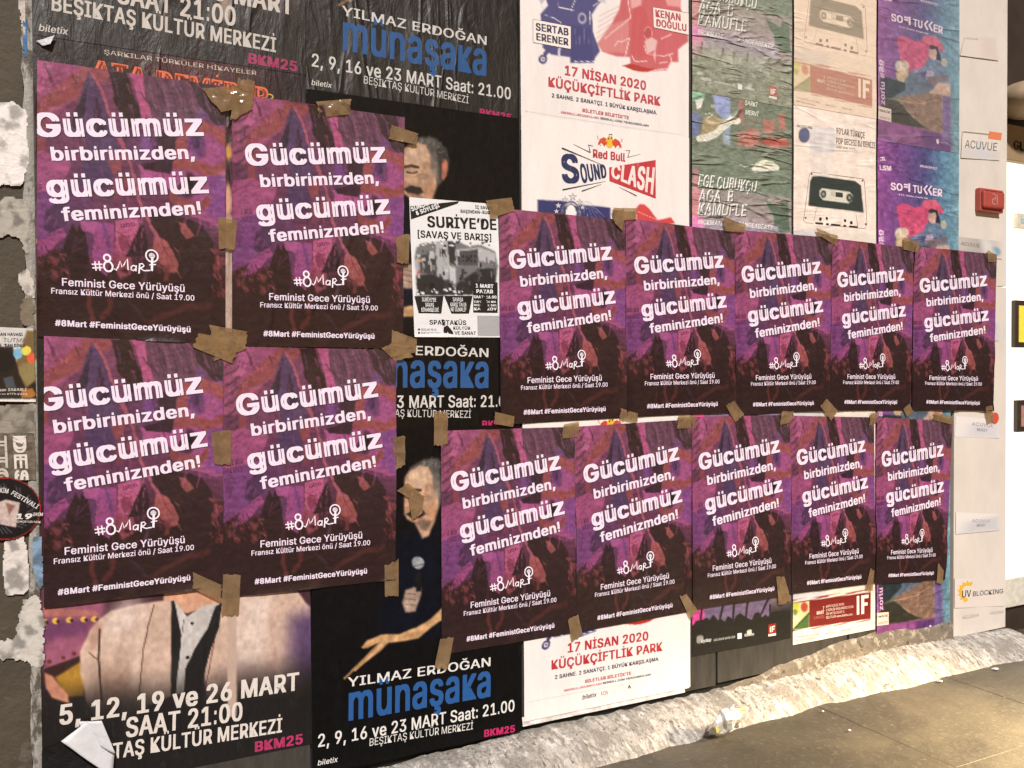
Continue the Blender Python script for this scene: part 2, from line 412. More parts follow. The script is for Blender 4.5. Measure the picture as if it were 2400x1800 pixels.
for k in range(7): s.line([(740+k*34, 110), (790+k*36, 330)], 8, (74, 50, 74) if k % 2 else (124, 76, 116), 7, .8)
s.poly([(950, 98), (1075, 98), (1140, 240), (1140, 360), (1060, 300), (1000, 220)], (64, 48, 58), 10)
s.poly([(1010, 240), (1060, 300), (960, 330)], (104, 68, 128), 16)
s.poly([(600, 420), (720, 400), (840, 420), (880, 560), (740, 640), (640, 560)], (92, 54, 96), 18)
s.poly([(720, 420), (780, 470), (750, 560), (700, 500)], (106, 62, 136), 14)
s.poly([(780, 400), (890, 380), (880, 600), (800, 590)], (62, 44, 60), 16)
s.poly([(900, 330), (1140, 330), (1140, 900), (960, 860), (860, 640)], (146, 70, 134), 16)
s.poly([(900, 350), (1020, 310), (1140, 360), (1140, 440), (1060, 385), (970, 400), (930, 520), (880, 540), (885, 430)], (164, 72, 62), 9)
s.ell(985, 450, 52, 74, (88, 54, 116), .3); s.ell(985, 450, 22, 34, (66, 48, 92), .4)
s.poly([(870, 545), (960, 530), (1060, 560), (1140, 520), (1140, 590), (1050, 630), (960, 600), (900, 640), (855, 620)], (160, 70, 60), 9)
s.poly([(860, 700), (905, 760), (1000, 780), (1050, 720), (1060, 770), (1000, 850), (900, 840), (850, 780)], (148, 66, 52), 9)
s.ell(945, 690, 58, 72, (66, 40, 60), .25); s.ell(950, 690, 22, 34, (40, 30, 38), .4)
s.poly([(1040, 620), (1140, 600), (1140, 880), (1040, 840), (1060, 720)], (118, 62, 140), 16)
s.poly([(520, 560), (600, 560), (600, 660), (540, 680)], (136, 62, 66), 10)
s.poly([(400, 600), (520, 600), (580, 700), (500, 780), (380, 760)], (74, 54, 100), 16)
s.poly([(690, 610), (940, 600), (930, 650), (880, 720), (700, 690)], (156, 72, 142), 10)
s.poly([(700, 600), (870, 560), (860, 640), (720, 632)], (58, 40, 58), 8)
s.poly([(560, 690), (660, 680), (640, 800), (560, 820)], (122, 58, 76), 14)
s.poly([(55, 620), (190, 600), (340, 640), (300, 760), (180, 860), (55, 880)], (146, 68, 126), 12)
s.line([(60, 700), (200, 610)], 6, (100, 44, 84), 4, .8); s.line([(60, 730), (230, 640)], 4, (100, 44, 84), 4, .6)
s.poly([(55, 870), (200, 820), (330, 800), (300, 960), (170, 1120), (55, 1190)], (112, 58, 130), 16)
s.poly([(300, 760), (420, 760), (480, 1000), (520, 1200), (280, 1180), (240, 960)], (92, 52, 100), 14)
s.poly([(200, 930), (300, 860), (330, 960), (250, 1060), (190, 1040)], (72, 46, 88), 16)
s.poly([(320, 1030), (345, 985), (365, 1020), (385, 985), (410, 1030), (440, 1250), (430, 1400), (290, 1400), (295, 1150)], (52, 36, 42), 10)
s.poly([(170, 1110), (290, 1010), (310, 1060), (200, 1190), (130, 1210)], (150, 66, 140), 10)
s.poly([(370, 960), (470, 960), (520, 1010), (450, 1040), (400, 1020)], (148, 70, 140), 8)
s.poly([(470, 960), (560, 960), (560, 1130), (520, 1260), (440, 1200)], (138, 62, 136), 10)
s.line([(505, 960), (540, 1120)], 14, (84, 56, 120), 8, .8)
s.poly([(570, 940), (700, 900), (690, 990), (640, 1110), (560, 1130)], (168, 78, 136), 8)
s.poly([(595, 1000), (640, 1030), (640, 1080), (600, 1110), (580, 1060)], (134, 54, 84), 8)
s.poly([(560, 1100), (660, 1120), (650, 1230), (600, 1260), (550, 1180)], (150, 66, 92), 12)
s.poly([(700, 920), (735, 1010), (740, 1110), (620, 1130), (650, 1050)], (50, 36, 44), 7)
s.poly([(735, 860), (900, 860), (1010, 900), (1080, 980), (1090, 1200), (1000, 1300), (880, 1290), (840, 1100), (780, 1000)], (54, 38, 44), 14)
s.poly([(900, 890), (930, 900), (975, 960), (935, 985), (905, 940)], (150, 72, 60), 8)
s.poly([(770, 1000), (830, 1010), (860, 1070), (900, 1130), (880, 1180), (830, 1190), (790, 1120), (760, 1060)], (168, 76, 68), 8)
s.line([(795, 1020), (850, 1120)], 6, (110, 46, 52), 4, .6)
s.poly([(810, 1150), (850, 1160), (850, 1240), (820, 1240)], (118, 54, 56), 10)
for x, y, r in ((110, 1250, 26), (150, 1290, 18), (250, 1200, 26), (255, 1270, 24), (285, 1160, 12), (1110, 1080, 26), (1120, 1240, 24), (1085, 1130, 14), (180, 1230, 16), (610, 1230, 20)):
    s.ell(x, y, r, r*1.5, (146, 66, 76), .5, .8); s.ell(x+r*.3, y-r*.9, r*.9, r*.7, (52, 34, 38), .4, .8)
s.line([(460, 125), (640, 600), (700, 820), (790, 1020)], 17, (146, 70, 96), 4)
s.line([(800, 600), (850, 760)], 7, (84, 38, 70), 4, .9)
s.line([(430, 1330), (432, 1440), (450, 1510)], 26, (112, 52, 50), 8, .9); s.line([(545, 1330), (540, 1430), (505, 1490)], 26, (104, 48, 48), 8, .85)
s.line([(440, 1180), (430, 1340)], 30, (84, 44, 66), 12, .6)
s.line([(750, 1480), (830, 1420), (930, 1370), (1060, 1340)], 34, (88, 48, 50), 14, .8)
s.line([(745, 1150), (690, 1330)], 10, (84, 74, 120), 6, .7); s.line([(640, 1380), (720, 1470)], 12, (70, 56, 92), 8, .6)
s.poly([(600, 1500), (700, 1520), (640, 1640), (560, 1620)], (62, 42, 44), 16)
rg_ = np.random.RandomState(11)
def strokes(n, x0, x1, y0, y1, ang, L, wd, pal, a):
    for k in range(n):
        x, y = rg_.uniform(x0, x1), rg_.uniform(y0, y1); t = ang+rg_.normal(0, .25); l = rg_.uniform(.4, 1)*L; c = pal[rg_.randint(len(pal))]
        s.line([(x, y), (x+l*math.cos(t), y+l*math.sin(t))], rg_.uniform(.4, 1)*wd, c, 3, a)
strokes(60, 60, 320, 90, 420, 1.9, 60, 9, [(176, 84, 140), (84, 48, 74), (150, 66, 80), (120, 58, 110)], .55)
strokes(60, 330, 760, 120, 800, 1.45, 110, 12, [(104, 62, 130), (64, 44, 66), (150, 68, 120), (88, 56, 104), (52, 38, 50)], .5)
strokes(50, 700, 1130, 90, 340, 1.25, 90, 11, [(118, 78, 120), (70, 48, 66), (92, 60, 92), (60, 42, 56)], .55)
strokes(40, 880, 1140, 380, 900, 1.7, 80, 14, [(160, 72, 150), (112, 60, 140), (140, 66, 96), (96, 54, 120)], .45)
strokes(50, 60, 420, 640, 1180, 2.3, 80, 11, [(150, 70, 140), (96, 52, 110), (70, 44, 80), (128, 60, 120)], .5)
strokes(60, 430, 720, 880, 1200, 1.7, 50, 9, [(178, 84, 140), (120, 56, 110), (90, 46, 70), (150, 62, 84)], .55)
strokes(110, 70, 330, 1130, 1300, 1.2, 22, 13, [(150, 70, 76), (52, 36, 40), (104, 52, 60), (44, 30, 34), (56, 38, 42), (50, 34, 38)], .7)
strokes(50, 1060, 1135, 1020, 1290, 1.2, 30, 14, [(158, 66, 70), (54, 36, 40), (120, 54, 58), (60, 38, 44)], .7)
strokes(40, 480, 900, 1180, 1290, 1.5, 24, 10, [(120, 54, 64), (54, 36, 40), (64, 40, 46)], .5)
strokes(26, 780, 900, 1000, 1190, 1.2, 40, 8, [(190, 92, 76), (140, 58, 56), (120, 48, 50)], .6)
for y in range(0, 5): s.line([(600+y*8, 985+y*14), (650+y*6, 975+y*16)], 4, (110, 44, 80), 3, .5)
s.line([(460, 125), (640, 600), (700, 820), (790, 1020)], 13, (158, 80, 104), 3)
s.frame(q_ref, 500, 780, 2.675)
SOFT[0] = 1.0
s.spec(.16, 26, 90, 5); s.spec(.10, 130, 130, 8, 2)
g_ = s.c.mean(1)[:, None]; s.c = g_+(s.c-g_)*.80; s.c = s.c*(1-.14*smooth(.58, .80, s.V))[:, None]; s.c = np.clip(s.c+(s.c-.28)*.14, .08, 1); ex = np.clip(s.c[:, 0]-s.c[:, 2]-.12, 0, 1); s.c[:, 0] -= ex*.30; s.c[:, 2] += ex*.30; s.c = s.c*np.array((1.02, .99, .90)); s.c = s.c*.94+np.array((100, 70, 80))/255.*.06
# small hand-lettered placards inside the artwork
for i, (st, x0, x1, y) in enumerate((('İMSE KUR', 60, 185, 830), ('BAKMAS', 60, 180, 880), ('EŞİTL', 68, 142, 945), ('80’', 78, 128, 1000))):
    s.text(st, (x0, y), (x1, y-10), 34, (92, 42, 80), .02)
s.text('GOD', (598, 972), (672, 950), 20, (120, 46, 84), .01)
W_ = (236, 222, 240)
sh = (.03, .035, (44, 26, 40))
s.text('Gücümüz', (147, 520), (1028, 396), 128, W_, .036, shadow=sh)
s.text('birbirimizden,', (237, 644), (982, 533), 74, W_, .030, shadow=sh, ref='b')
s.text('gücümüz', (215, 854), (1053, 712), 122, W_, .036, shadow=sh)
s.text('feminizmden!', (293, 978), (1016, 836), 73, W_, .030, shadow=sh, ref='b')
def hand_logo(s, col):
    st = lambda pts, w=9: s.stroke(pts, w, col)
    st([(461, 1180), (468, 1232)], 7); st([(482, 1176), (489, 1229)], 7); st([(445, 1199), (500, 1191)], 7); st([(448, 1219), (501, 1210)], 7)
    a = np.linspace(0, 2*math.pi, 14)
    st([(525+17*math.cos(t), 1152+18*math.sin(t)) for t in a], 10); st([(531+23*math.cos(t), 1199+28*math.sin(t)) for t in a], 10)
    st([(561, 1207), (572, 1214), (582, 1195), (592, 1160), (602, 1192), (612, 1178), (630, 1143), (634, 1204)], 7)
    st([(676, 1180), (662, 1174), (650, 1184), (650, 1200), (662, 1204), (674, 1190)], 7); st([(676, 1172), (674, 1206)], 7)
    st([(694, 1160), (690, 1216)], 8); st([(690, 1163), (708, 1158), (716, 1168), (706, 1180), (692, 1184)], 7); st([(694, 1184), (716, 1196), (748, 1190)], 7)
    st([(757+31*math.cos(t), 1108+33*math.sin(t)) for t in np.linspace(0, 2*math.pi, 26)], 8)
    st([(759, 1116), (758, 1150), (757, 1192)], 12); st([(744, 1160), (778, 1152)], 7)
    s.disc(757, 1106, 16, 15, col, 12)
    for k in range(4): s.stroke([(746+k*7, 1093), (745+k*7.4, 1106)], 2.6, (50, 36, 42))
    s.stroke([(744, 1110), (758, 1112), (768, 1108)], 2.6, (50, 36, 42))
s.grp = 'hand_drawn_logo'; hand_logo(s, (246, 238, 248)); s.grp = None
s.text('Feminist Gece Yürüyüşü', (290, 1341), (926, 1284), 42, W_, .014)
s.text('Fransız Kültür Merkezi önü / Saat 19.00', (234, 1393), (976, 1325), 31, W_, .012)
s.text('#8Mart #FeministGeceYürüyüşü', (253, 1571), (956, 1503), 33, W_, .030)
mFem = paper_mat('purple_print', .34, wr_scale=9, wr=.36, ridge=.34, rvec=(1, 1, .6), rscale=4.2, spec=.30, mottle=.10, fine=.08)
mFemT = paper_mat('white_print', .5, wr_scale=14, wr=.16, spec=.35, mottle=.03, fine=.05)
FQ = [([(41, 137), (527, 205), (527, 807), (41, 787)], (.083, 1), 'purple march poster at the upper left, cut off by the left edge of the hoarding'),
      ([(45, 785), (522, 806), (521, 1372), (45, 1430)], (.105, 1), 'purple march poster below the upper left one, its first letter cut off'),
      ([(542, 222), (945, 277), (941, 817), (542, 811)], None, 'purple march poster of the top row, left of the smiling grey-haired face'),
      ([(521, 812), (926, 820), (924, 1357), (521, 1399)], None, 'purple march poster of the bottom row, left of the printed microphone'),
      ([(1165, 489), (1461, 517), (1464, 979), (1170, 995)], None, 'purple march poster touching the right edge of the black and white talk poster'),
      ([(1462, 512), (1717, 545), (1719, 966), (1464, 978)], None, 'purple march poster hanging across the right side of the white music contest poster'),
      ([(1716, 539), (1944, 558), (1940, 963), (1720, 971)], None, 'purple march poster directly under the upright cassette drawing'),
      ([(1944, 560), (2135, 582), (2129, 961), (1940, 963)], None, 'purple march poster under the violet and teal concert poster with the seated pair'),
      ([(2137, 578), (2331, 597), (2322, 963), (2131, 961)], None, 'rightmost purple march poster of the upper row, partly on the white panel'),
      ([(1029, 1009), (1342, 1000), (1348, 1480), (1033, 1533)], None, 'purple march poster right of the printed microphone and outstretched arm'),
      ([(1342, 1000), (1615, 982), (1617, 1431), (1348, 1480)], None, 'purple march poster just above the large red date of the lower white poster'),
      ([(1614, 977), (1846, 972), (1848, 1393), (1617, 1428)], None, 'purple march poster above the raised arms of the printed crowd'),
      ([(1846, 974), (2044, 978), (2047, 1366), (1851, 1391)], None, 'purple march poster above the dark red IF strip'),
      ([(2049, 977), (2228, 988), (2210, 1357), (2047, 1368)], None, 'rightmost purple march poster of the lower row, beside the black gap')]
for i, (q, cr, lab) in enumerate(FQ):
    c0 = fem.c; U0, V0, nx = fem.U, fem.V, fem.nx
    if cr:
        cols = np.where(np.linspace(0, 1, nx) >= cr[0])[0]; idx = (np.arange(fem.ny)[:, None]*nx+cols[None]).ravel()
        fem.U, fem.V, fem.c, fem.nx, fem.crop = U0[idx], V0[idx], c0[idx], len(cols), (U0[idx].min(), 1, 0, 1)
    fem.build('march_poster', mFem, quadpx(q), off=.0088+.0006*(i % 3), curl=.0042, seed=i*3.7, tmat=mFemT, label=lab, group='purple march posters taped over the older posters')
    fem.U, fem.V, fem.c, fem.nx, fem.crop = U0, V0, c0, nx, (0, 1, 0, 1)

# ---- large posters: pitches between pasted copies
def dz(a, b, n=2): return (P(*a)[1]-P(*b)[1])/n
pA = dz((412, 35), (430, 1706)); pM = dz((1210, 236), (1203, 1664)); pR = dz((1305, 205), (1290, 1566))
pE = dz((1634, 29), (1634, 473), 1); pC = dz((1894, 61), (1892, 482), 1); pS = dz((2088.6, 50.6), (2084, 445), 1)
def up(r, d): return [(x, z+d) for x, z in r]

# black comedy poster (blue lower-case title)
zb = P(1218, 1712)[1]
qM = rect(.545, 1.135, zb+pM+.012, zb)
mp = Sheet(qM, 200, 290); s = mp
s.frame(qM); s.fill((17, 16, 18)); s.ugrad([(0, (19, 18, 18)), (.45, (18, 17, 19)), (1, (13, 13, 14))])
s.frame(qM, 500, 780, 2.675, warp=5)                                     # zoom frame of the lower copy
s.poly([(1160, 1260), (1400, 1230), (1430, 1900), (1000, 1900)], (14, 19, 34), 60, .7)
s.frame(up(qM, pM), 880, 300, 2.3055, warp=3)
s.poly([(160, 110), (170, 78), (240, 52), (320, 58), (375, 110), (390, 170), (385, 240), (350, 300), (310, 330), (290, 200)], (92, 88, 84), 12)
s.poly([(320, 80), (378, 115), (392, 180), (380, 250), (345, 280), (335, 180)], (58, 54, 52), 12)
s.poly([(140, 130), (165, 100), (220, 80), (270, 95), (292, 150), (300, 220), (325, 260), (325, 320), (300, 400), (272, 470), (236, 478), (216, 430), (196, 385), (155, 360), (140, 330)], (192, 154, 128), 9)
s.poly([(170, 110), (240, 95), (275, 150), (230, 190), (160, 180)], (218, 186, 158), 22, .8); s.poly([(290, 150), (330, 190), (330, 270), (300, 240)], (140, 124, 112), 14, .8)
s.poly([(356, 195), (376, 170), (386, 190), (380, 260), (366, 285), (352, 270)], (176, 112, 92), 6); s.poly([(362, 200), (378, 180), (378, 205), (366, 225)], (216, 110, 90), 5, .8)
s.line([(150, 212), (190, 204), (228, 214)], 15, (44, 36, 34), 5, .9); s.line([(168, 240), (200, 246), (222, 238)], 9, (40, 30, 28), 4, .9); s.line([(160, 262), (210, 268), (240, 252)], 5, (150, 104, 80), 4, .7)
for k in range(3): s.line([(240, 232+k*9), (268, 224+k*14)], 3, (150, 106, 82), 2, .7)
s.poly([(140, 300), (160, 280), (172, 300), (150, 318)], (186, 130, 98), 6, .8); s.poly([(145, 330), (190, 312), (240, 322), (262, 350), (230, 362), (170, 352)], (50, 42, 40), 7); s.line([(170, 356), (200, 366), (235, 362)], 8, (150, 80, 70), 4, .7)
s.poly([(255, 330), (300, 290), (325, 320), (300, 400), (270, 420)], (176, 130, 100), 16, .8); s.poly([(200, 385), (250, 370), (290, 400), (262, 440), (225, 430)], (92, 76, 68), 14, .75)
rg_ = np.random.RandomState(2)
for k in range(46):
    t = rg_.uniform(.15, 1.75); r0 = rg_.uniform(78, 112); x = 265+r0*math.cos(-2.6+t*1.6)*1.0; y = 165+r0*math.sin(-2.6+t*1.6)*1.0
    s.line([(x, y), (x+rg_.uniform(4, 16), y+rg_.uniform(-14, 2))], 3.5, (150, 146, 142) if k % 2 else (60, 56, 54), 3, .6)
s.frame(qM, 500, 780, 2.675, warp=5)
s.poly([(1200, 1610), (1250, 1590), (1300, 1600), (1300, 1640), (1260, 1740), (1200, 1750), (1180, 1690)], (176, 150, 134), 10)
for y in (1630, 1665, 1700): s.line([(1200, y), (1262, y+6)], 5, (92, 74, 66), 4, .8)
s.poly([(1262, 1500), (1300, 1500), (1300, 1620), (1268, 1620)], (26, 26, 28), 5)
s.ell(1277, 1440, 38, 40, (150, 154, 158), .14); s.line([(1242, 1462), (1312, 1450)], 7, (84, 86, 90), 3)
s.frame(qM, 860, 980, 2.0225, warp=3)
s.poly([(440, 850), (370, 880), (300, 950), (230, 990), (150, 1020), (60, 1025), (0, 1050), (-30, 1085), (0, 1085), (60, 1060), (20, 1110), (-10, 1150), (60, 1100), (100, 1060), (160, 1055), (240, 1040), (340, 960), (460, 900)], (202, 158, 112), 6)
s.line([(60, 1035), (-20, 1082)], 10, (196, 152, 108), 4); s.line([(90, 1050), (-60, 1190)], 12, (206, 164, 118), 4); s.line([(60, 1062), (-110, 1230)], 9, (182, 138, 96), 4)
s.frame(qM); s.spec(.25, 40, 60, 5)
Wm = (228, 226, 222)
s.text('YILMAZ ERDOĞAN', (813, 1608), (1147, 1559), 21, Wm, .012)
BL_ = (34, 88, 152)
s.text('münaşaĸa', (815, 1686), (1147, 1629), 61, BL_, .022, ref='x')
s.text('2, 9, 16 ve 23 MART Saat: 21.00', (744, 1749), (1203, 1664), 28, Wm, .014)
s.text('BEŞİKTAŞ KÜLTÜR MERKEZİ', (864, 1746), (1106, 1707), 17, Wm, .0)
s.text('BKM25', (1132, 1725), (1204, 1713), 16, (196, 36, 104), .035)
s.text('biletix', (743, 1792), (789, 1783), 12, Wm, .01, shear=.18)
mBlk = paper_mat('black_print_smooth', .32, (1, 1, .35), 13, .25, ridge=.30, rvec=(1, 1, .30), rscale=6, wear=.0, wearcol=(.2, .19, .18), spec=.16, mottle=.2)
mBlkW = paper_mat('black_print_wrinkled', .42, (1, 1, .35), 22, .42, ridge=.8, rvec=(1, 1, .18), rscale=9, wear=.16, wearcol=(.12, .10, .08), spec=.55, mottle=.3, fine=.25)
mBlkT = paper_mat('black_sheet_lettering', .5, (1, 1, .35), 16, .2, ridge=.3, rvec=(1, 1, .22), rscale=7, wear=.10, wearcol=(.1, .1, .1), spec=.4, mottle=.12)
def fade(k, to=(92, 80, 70)):
    t_ = np.array(to)/255.
    return lambda s_, c: c*(1-k)+t_*k
def fade_sheenM(s_, c):
    c = c*.86+np.array((58, 54, 48))/255.*.14
    if s_ is not None:                       # film highlight along the board joint, painted as a pale band
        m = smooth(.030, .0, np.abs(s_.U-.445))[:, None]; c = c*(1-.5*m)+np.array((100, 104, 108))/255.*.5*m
        n = fbm(s_.U*14, s_.V*7, 4)[:, None]; c = c*(1-.42*n)+np.array((74, 58, 44))/255.*.42*n
    return c
mp.build('comedy_poster', mBlk, qM, off=.0060, label='black comedy poster on the bottom row with the microphone and pointing arm', group='black comedy posters', tmat=mBlkT)
mp.build('comedy_poster', mBlk, up(qM, pM), off=.0040, label='black comedy poster in the middle with the grey-haired smiling face', group='black comedy posters', tmat=mBlkT, tint=fade(.10))
mp.build('comedy_poster', mBlkW, up(qM, 2*pM), off=.0020, label='wrinkled black comedy poster at the top, left of the white contest poster', group='black comedy posters', tmat=mBlkT, tint=fade_sheenM)

# white jacket poster
zbA = P(715, 1745)[1]
qA = rect(XL+.002, .543, zbA+pA+.012, zbA)
ap = Sheet(qA, 220, 304); s = ap
s.frame(qA); s.fill((18, 15, 16))
s.ugrad([(0, (22, 16, 18)), (.06, (30, 18, 20)), (.3, (60, 30, 34)), (.5, (70, 38, 50)), (1, (14, 13, 14))])
s.frame(qA, 0, 1250, 2.765, warp=5)
s.poly([(280, 300), (700, 300), (640, 700), (560, 860), (280, 880)], (152, 86, 112), 30)
s.poly([(280, 560), (600, 560), (560, 640), (280, 700)], (104, 54, 96), 40, .8)
s.poly([(280, 480), (620, 500), (640, 530), (280, 540)], (176, 110, 100), 10)
for x, y in ((290, 575), (360, 566), (450, 560), (545, 556), (615, 556)): s.ell(x, y, 24, 19, (232, 186, 84), .25); s.ell(x+14, y+2, 12, 14, (66, 30, 34), .3)
for x, y in ((320, 830), (410, 805), (480, 775)): s.ell(x, y, 16, 14, (104, 48, 40), .3)
s.poly([(280, 880), (520, 790), (540, 830), (280, 960)], (52, 28, 22), 8)
s.poly([(360, 930), (520, 830), (560, 900), (540, 1050), (430, 1060)], (176, 130, 44), 12)
s.poly([(1060, 250), (1400, 250), (1440, 470), (1150, 520), (1060, 440)], (214, 160, 130), 10)
J = (206, 176, 158)
s.poly([(640, 560), (720, 500), (880, 460), (1000, 440), (1110, 430), (1110, 1050), (640, 1250), (560, 1080), (520, 900), (520, 760), (590, 620)], J, 10)
s.poly([(1440, 430), (1560, 400), (1700, 370), (1925, 372), (1975, 440), (2060, 520), (2060, 900), (2000, 1060), (1340, 1080), (1320, 900)], J, 12)
s.ell(800, 560, 90, 160, (226, 206, 196), .9, .8, .5); s.ell(620, 660, 30, 90, (182, 140, 122), .5, .8, .3)
s.poly([(1560, 420), (1760, 400), (1700, 900), (1500, 900)], (222, 204, 194), 60, .7)
s.poly([(1880, 540), (2080, 470), (2080, 1000), (1850, 1000)], (80, 58, 96), 90, .95)
s.poly([(640, 900), (900, 880), (900, 1200), (560, 1200)], (150, 118, 102), 90, .8); s.poly([(1500, 860), (1900, 820), (1900, 1200), (1400, 1200)], (160, 132, 128), 90, .7)
s.poly([(900, 480), (960, 480), (900, 1000), (840, 1000)], (226, 200, 184), 30, .7); s.line([(1760, 500), (1790, 900)], 30, (184, 150, 142), 26, .5); s.line([(800, 620), (740, 1000)], 22, (178, 140, 122), 20, .5)
s.line([(648, 620), (640, 820), (660, 1080)], 13, (46, 26, 24), 5); s.line([(580, 770), (640, 820)], 8, (110, 70, 56), 4)
s.line([(1000, 460), (960, 600), (930, 740), (900, 1050)], 7, (84, 44, 40), 4); s.line([(1410, 560), (1370, 800), (1330, 1000)], 6, (104, 50, 50), 4)
s.poly([(1110, 440), (1140, 440), (1210, 540), (1310, 470), (1420, 450), (1400, 560), (1280, 760), (1200, 870), (1190, 1040), (1110, 1040)], (196, 190, 186), 5)
s.poly([(1130, 440), (1260, 440), (1340, 420), (1300, 480), (1210, 520)], (206, 158, 130), 8)
s.poly([(1110, 440), (1130, 436), (1170, 640), (1175, 715), (1150, 900), (1140, 1040), (1108, 1040)], (20, 18, 20), 4)
s.poly([(1395, 470), (1440, 445), (1420, 600), (1370, 740), (1330, 880), (1290, 1060), (1190, 1070), (1200, 870), (1260, 750), (1340, 620)], (20, 18, 20), 4)
s.ell(1243, 582, 11, 11, (10, 8, 10), .2); s.ell(1212, 801, 12, 12, (10, 8, 10), .2); s.line([(1190, 560), (1170, 700)], 5, (70, 60, 66), 3, .8)
s.ugrad([(0, (14, 13, 14)), (1, (14, 13, 14))], a=0)
m_ = smooth(.70, .86, s.V+.03*(fbm(s.U*8, s.V*8, 3)-.5)+.03*(1-s.U)); s.mix(m_*.97, (15, 13, 14))
m_ = smooth(.70, .95, s.V)*smooth(.25, .0, np.abs(s.U-.15)); s.mix(m_*.6, (20, 16, 16))
s.poly([(290, 900), (340, 920), (440, 1040), (450, 1100), (340, 1060), (300, 1000)], (190, 130, 106), 10)
s.frame(qA); s.spec(.12, 60, 70, 5); s.spec(.08, 12, 16, 9)
# title zone (seen on the middle copy): dark red glow, neon sign ends, heads
s.frame(up(qA, pA), 0, 0, 2.765, warp=3)
s.ell(1300, 430, 420, 200, (84, 22, 28), .9, .8)
s.poly([(1440, 820), (1480, 760), (1500, 900), (1460, 980)], (60, 34, 30), 8, .8)
s.ell(1480, 990, 22, 50, (214, 158, 70), .6); s.ell(1475, 1300, 26, 110, (216, 158, 138), .3); s.poly([(1450, 1400), (1510, 1400), (1510, 2400), (1450, 2400)], (190, 164, 150), 10)
s.frame(qA)
Wa = (222, 214, 206)
Z7 = lambda x, y: (x/2.765, y/2.765+1250)
s.text('5, 12, 19 ve 26 MART', Z7(385, 1238), Z7(1935, 1010), 44, Wa, .028)
s.text('SAAT 21:00', Z7(815, 1318), Z7(1568, 1206), 44, Wa, .024)
s.text('BEŞİKTAŞ KÜLTÜR MERKEZİ', Z7(400, 1510), Z7(1825, 1284), 35, Wa, .022)
s.text('BKM25', Z7(1650, 1412), Z7(1960, 1358), 23, (176, 50, 100), .035)
s.frame(up(qA, 2*pA)); s.text('biletix', (91, 74), (158, 84), 16, Wa, .012, shear=.18)
s.frame(up(qA, pA))
NE = (224, 108, 66); NI = (112, 30, 22)
s.text('ŞARKILAR TÜRKÜLER HİKAYELER', (244, 128), (600, 178), 10, (196, 184, 170), .0)
s.text('ATA DEMİRER', (214, 186), (628, 250), 44, NE, .045); s.text('ATA DEMİRER', (217, 185), (625, 249), 40, NI, .012)
s.ring(1740/2.765, 632/2.765, 9, 6, 2.6, (222, 178, 90), 14)
mJac = paper_mat('jacket_print', .45, (1, 1, .35), 30, .22, ridge=.4, rvec=(1, 1, .3), rscale=6, wear=.03, wearcol=(.5, .45, .4), spec=.45, mottle=.12)
apb = ap.T
def only(lst): return lst
ap.T = [t for t in apb]
ap.build('jacket_poster', mJac, qA, off=.0034, label='poster with a cream jacket and open shirt at the bottom left', group='singer posters with dates in March', tmat=mBlkT)
ap.build('jacket_poster', mBlkW, up(qA, pA), off=.0044, stride=2, label='singer poster with an orange neon title, mostly hidden by purple posters', group='singer posters with dates in March', tmat=mBlkT)
ap.build('jacket_poster', mBlkW, up(qA, 2*pA), off=.0054, stride=2, label='wrinkled black date poster in the top left corner', group='singer posters with dates in March', tmat=mBlkT, tint=fade_sheenM)
#@@PART3
# ---- white music contest poster
x0R, x1R = P(1219, 268)[0], P(1615, 312)[0]
zR = P(1216, 1692)[1]; HR = P(1219, 268)[1]-(zR+pR)
qR = rect(x0R, x1R-.004, zR+HR, zR)
q1 = up(qR, pR); q2 = up(qR, 2*pR)
rp = Sheet(qR, 150, 290); s = rp
WP = (233, 226, 222); NV = (46, 48, 100); RD = (186, 44, 56)
s.fill(WP); s.ugrad([(0, (236, 230, 226)), (1, (234, 228, 226))])
# figures (generic printed duo), drawn where the upper copy shows their lower halves
s.frame(q2, 1200, 0, 4.424, warp=7)
s.poly([(240, -300), (940, -300), (960, -10), (880, 60), (820, 160), (830, 330), (905, 540), (860, 600), (840, 655), (600, 655), (600, 600), (400, 570), (310, 500), (300, 300), (290, 150), (370, 60)], (60, 60, 112), 9)
s.poly([(600, 260), (800, 300), (840, 650), (600, 655)], (50, 50, 104), 9)
s.poly([(240, -60), (330, 110), (300, 60), (350, -20)], (180, 176, 190), 9); s.poly([(880, -100), (960, -60), (960, 40), (880, 20)], (196, 190, 196), 9)
for p in ([(480, 0), (480, 80), (640, 110)], [(340, 160), (430, 190), (500, 240)], [(680, -60), (600, 120)], [(800, 130), (800, 260)], [(830, 70), (900, 20)], [(640, 640), (840, 640)]): s.line(p, 7, (222, 216, 226), 3)
s.ell(720, 195, 42, 60, (196, 192, 206), .2, .8, 0, .62)
for x in (650, 690, 740, 780): s.line([(x, 300), (x+6, 460)], 5, (140, 138, 172), 4, .7)
s.line([(340, 560), (400, 480)], 46, (58, 56, 108), 6); s.line([(490, 510), (480, 580)], 26, (200, 196, 206), 5)
s.ell(318, 620, 46, 50, (60, 56, 108), .12); s.ell(318, 620, 24, 26, (216, 210, 218), .2); s.ell(318, 620, 12, 13, (60, 56, 108), .3)
s.poly([(1180, -300), (1740, -300), (1740, 80), (1820, 330), (1820, 430), (1710, 520), (1715, 650), (1640, 650), (1600, 735), (1300, 745), (1225, 700), (1220, 600), (1080, 590), (930, 540), (880, 460), (1000, 300), (1100, 100)], (192, 86, 92), 12)
s.poly([(880, 460), (1000, 270), (1200, 200), (1200, 560), (930, 540)], (206, 128, 126), 14, .8)
s.poly([(1180, -300), (1340, -300), (1330, 60), (1230, 120)], (224, 160, 160), 14); s.poly([(1500, -300), (1740, -300), (1740, 80), (1600, 60)], (220, 150, 150), 14)
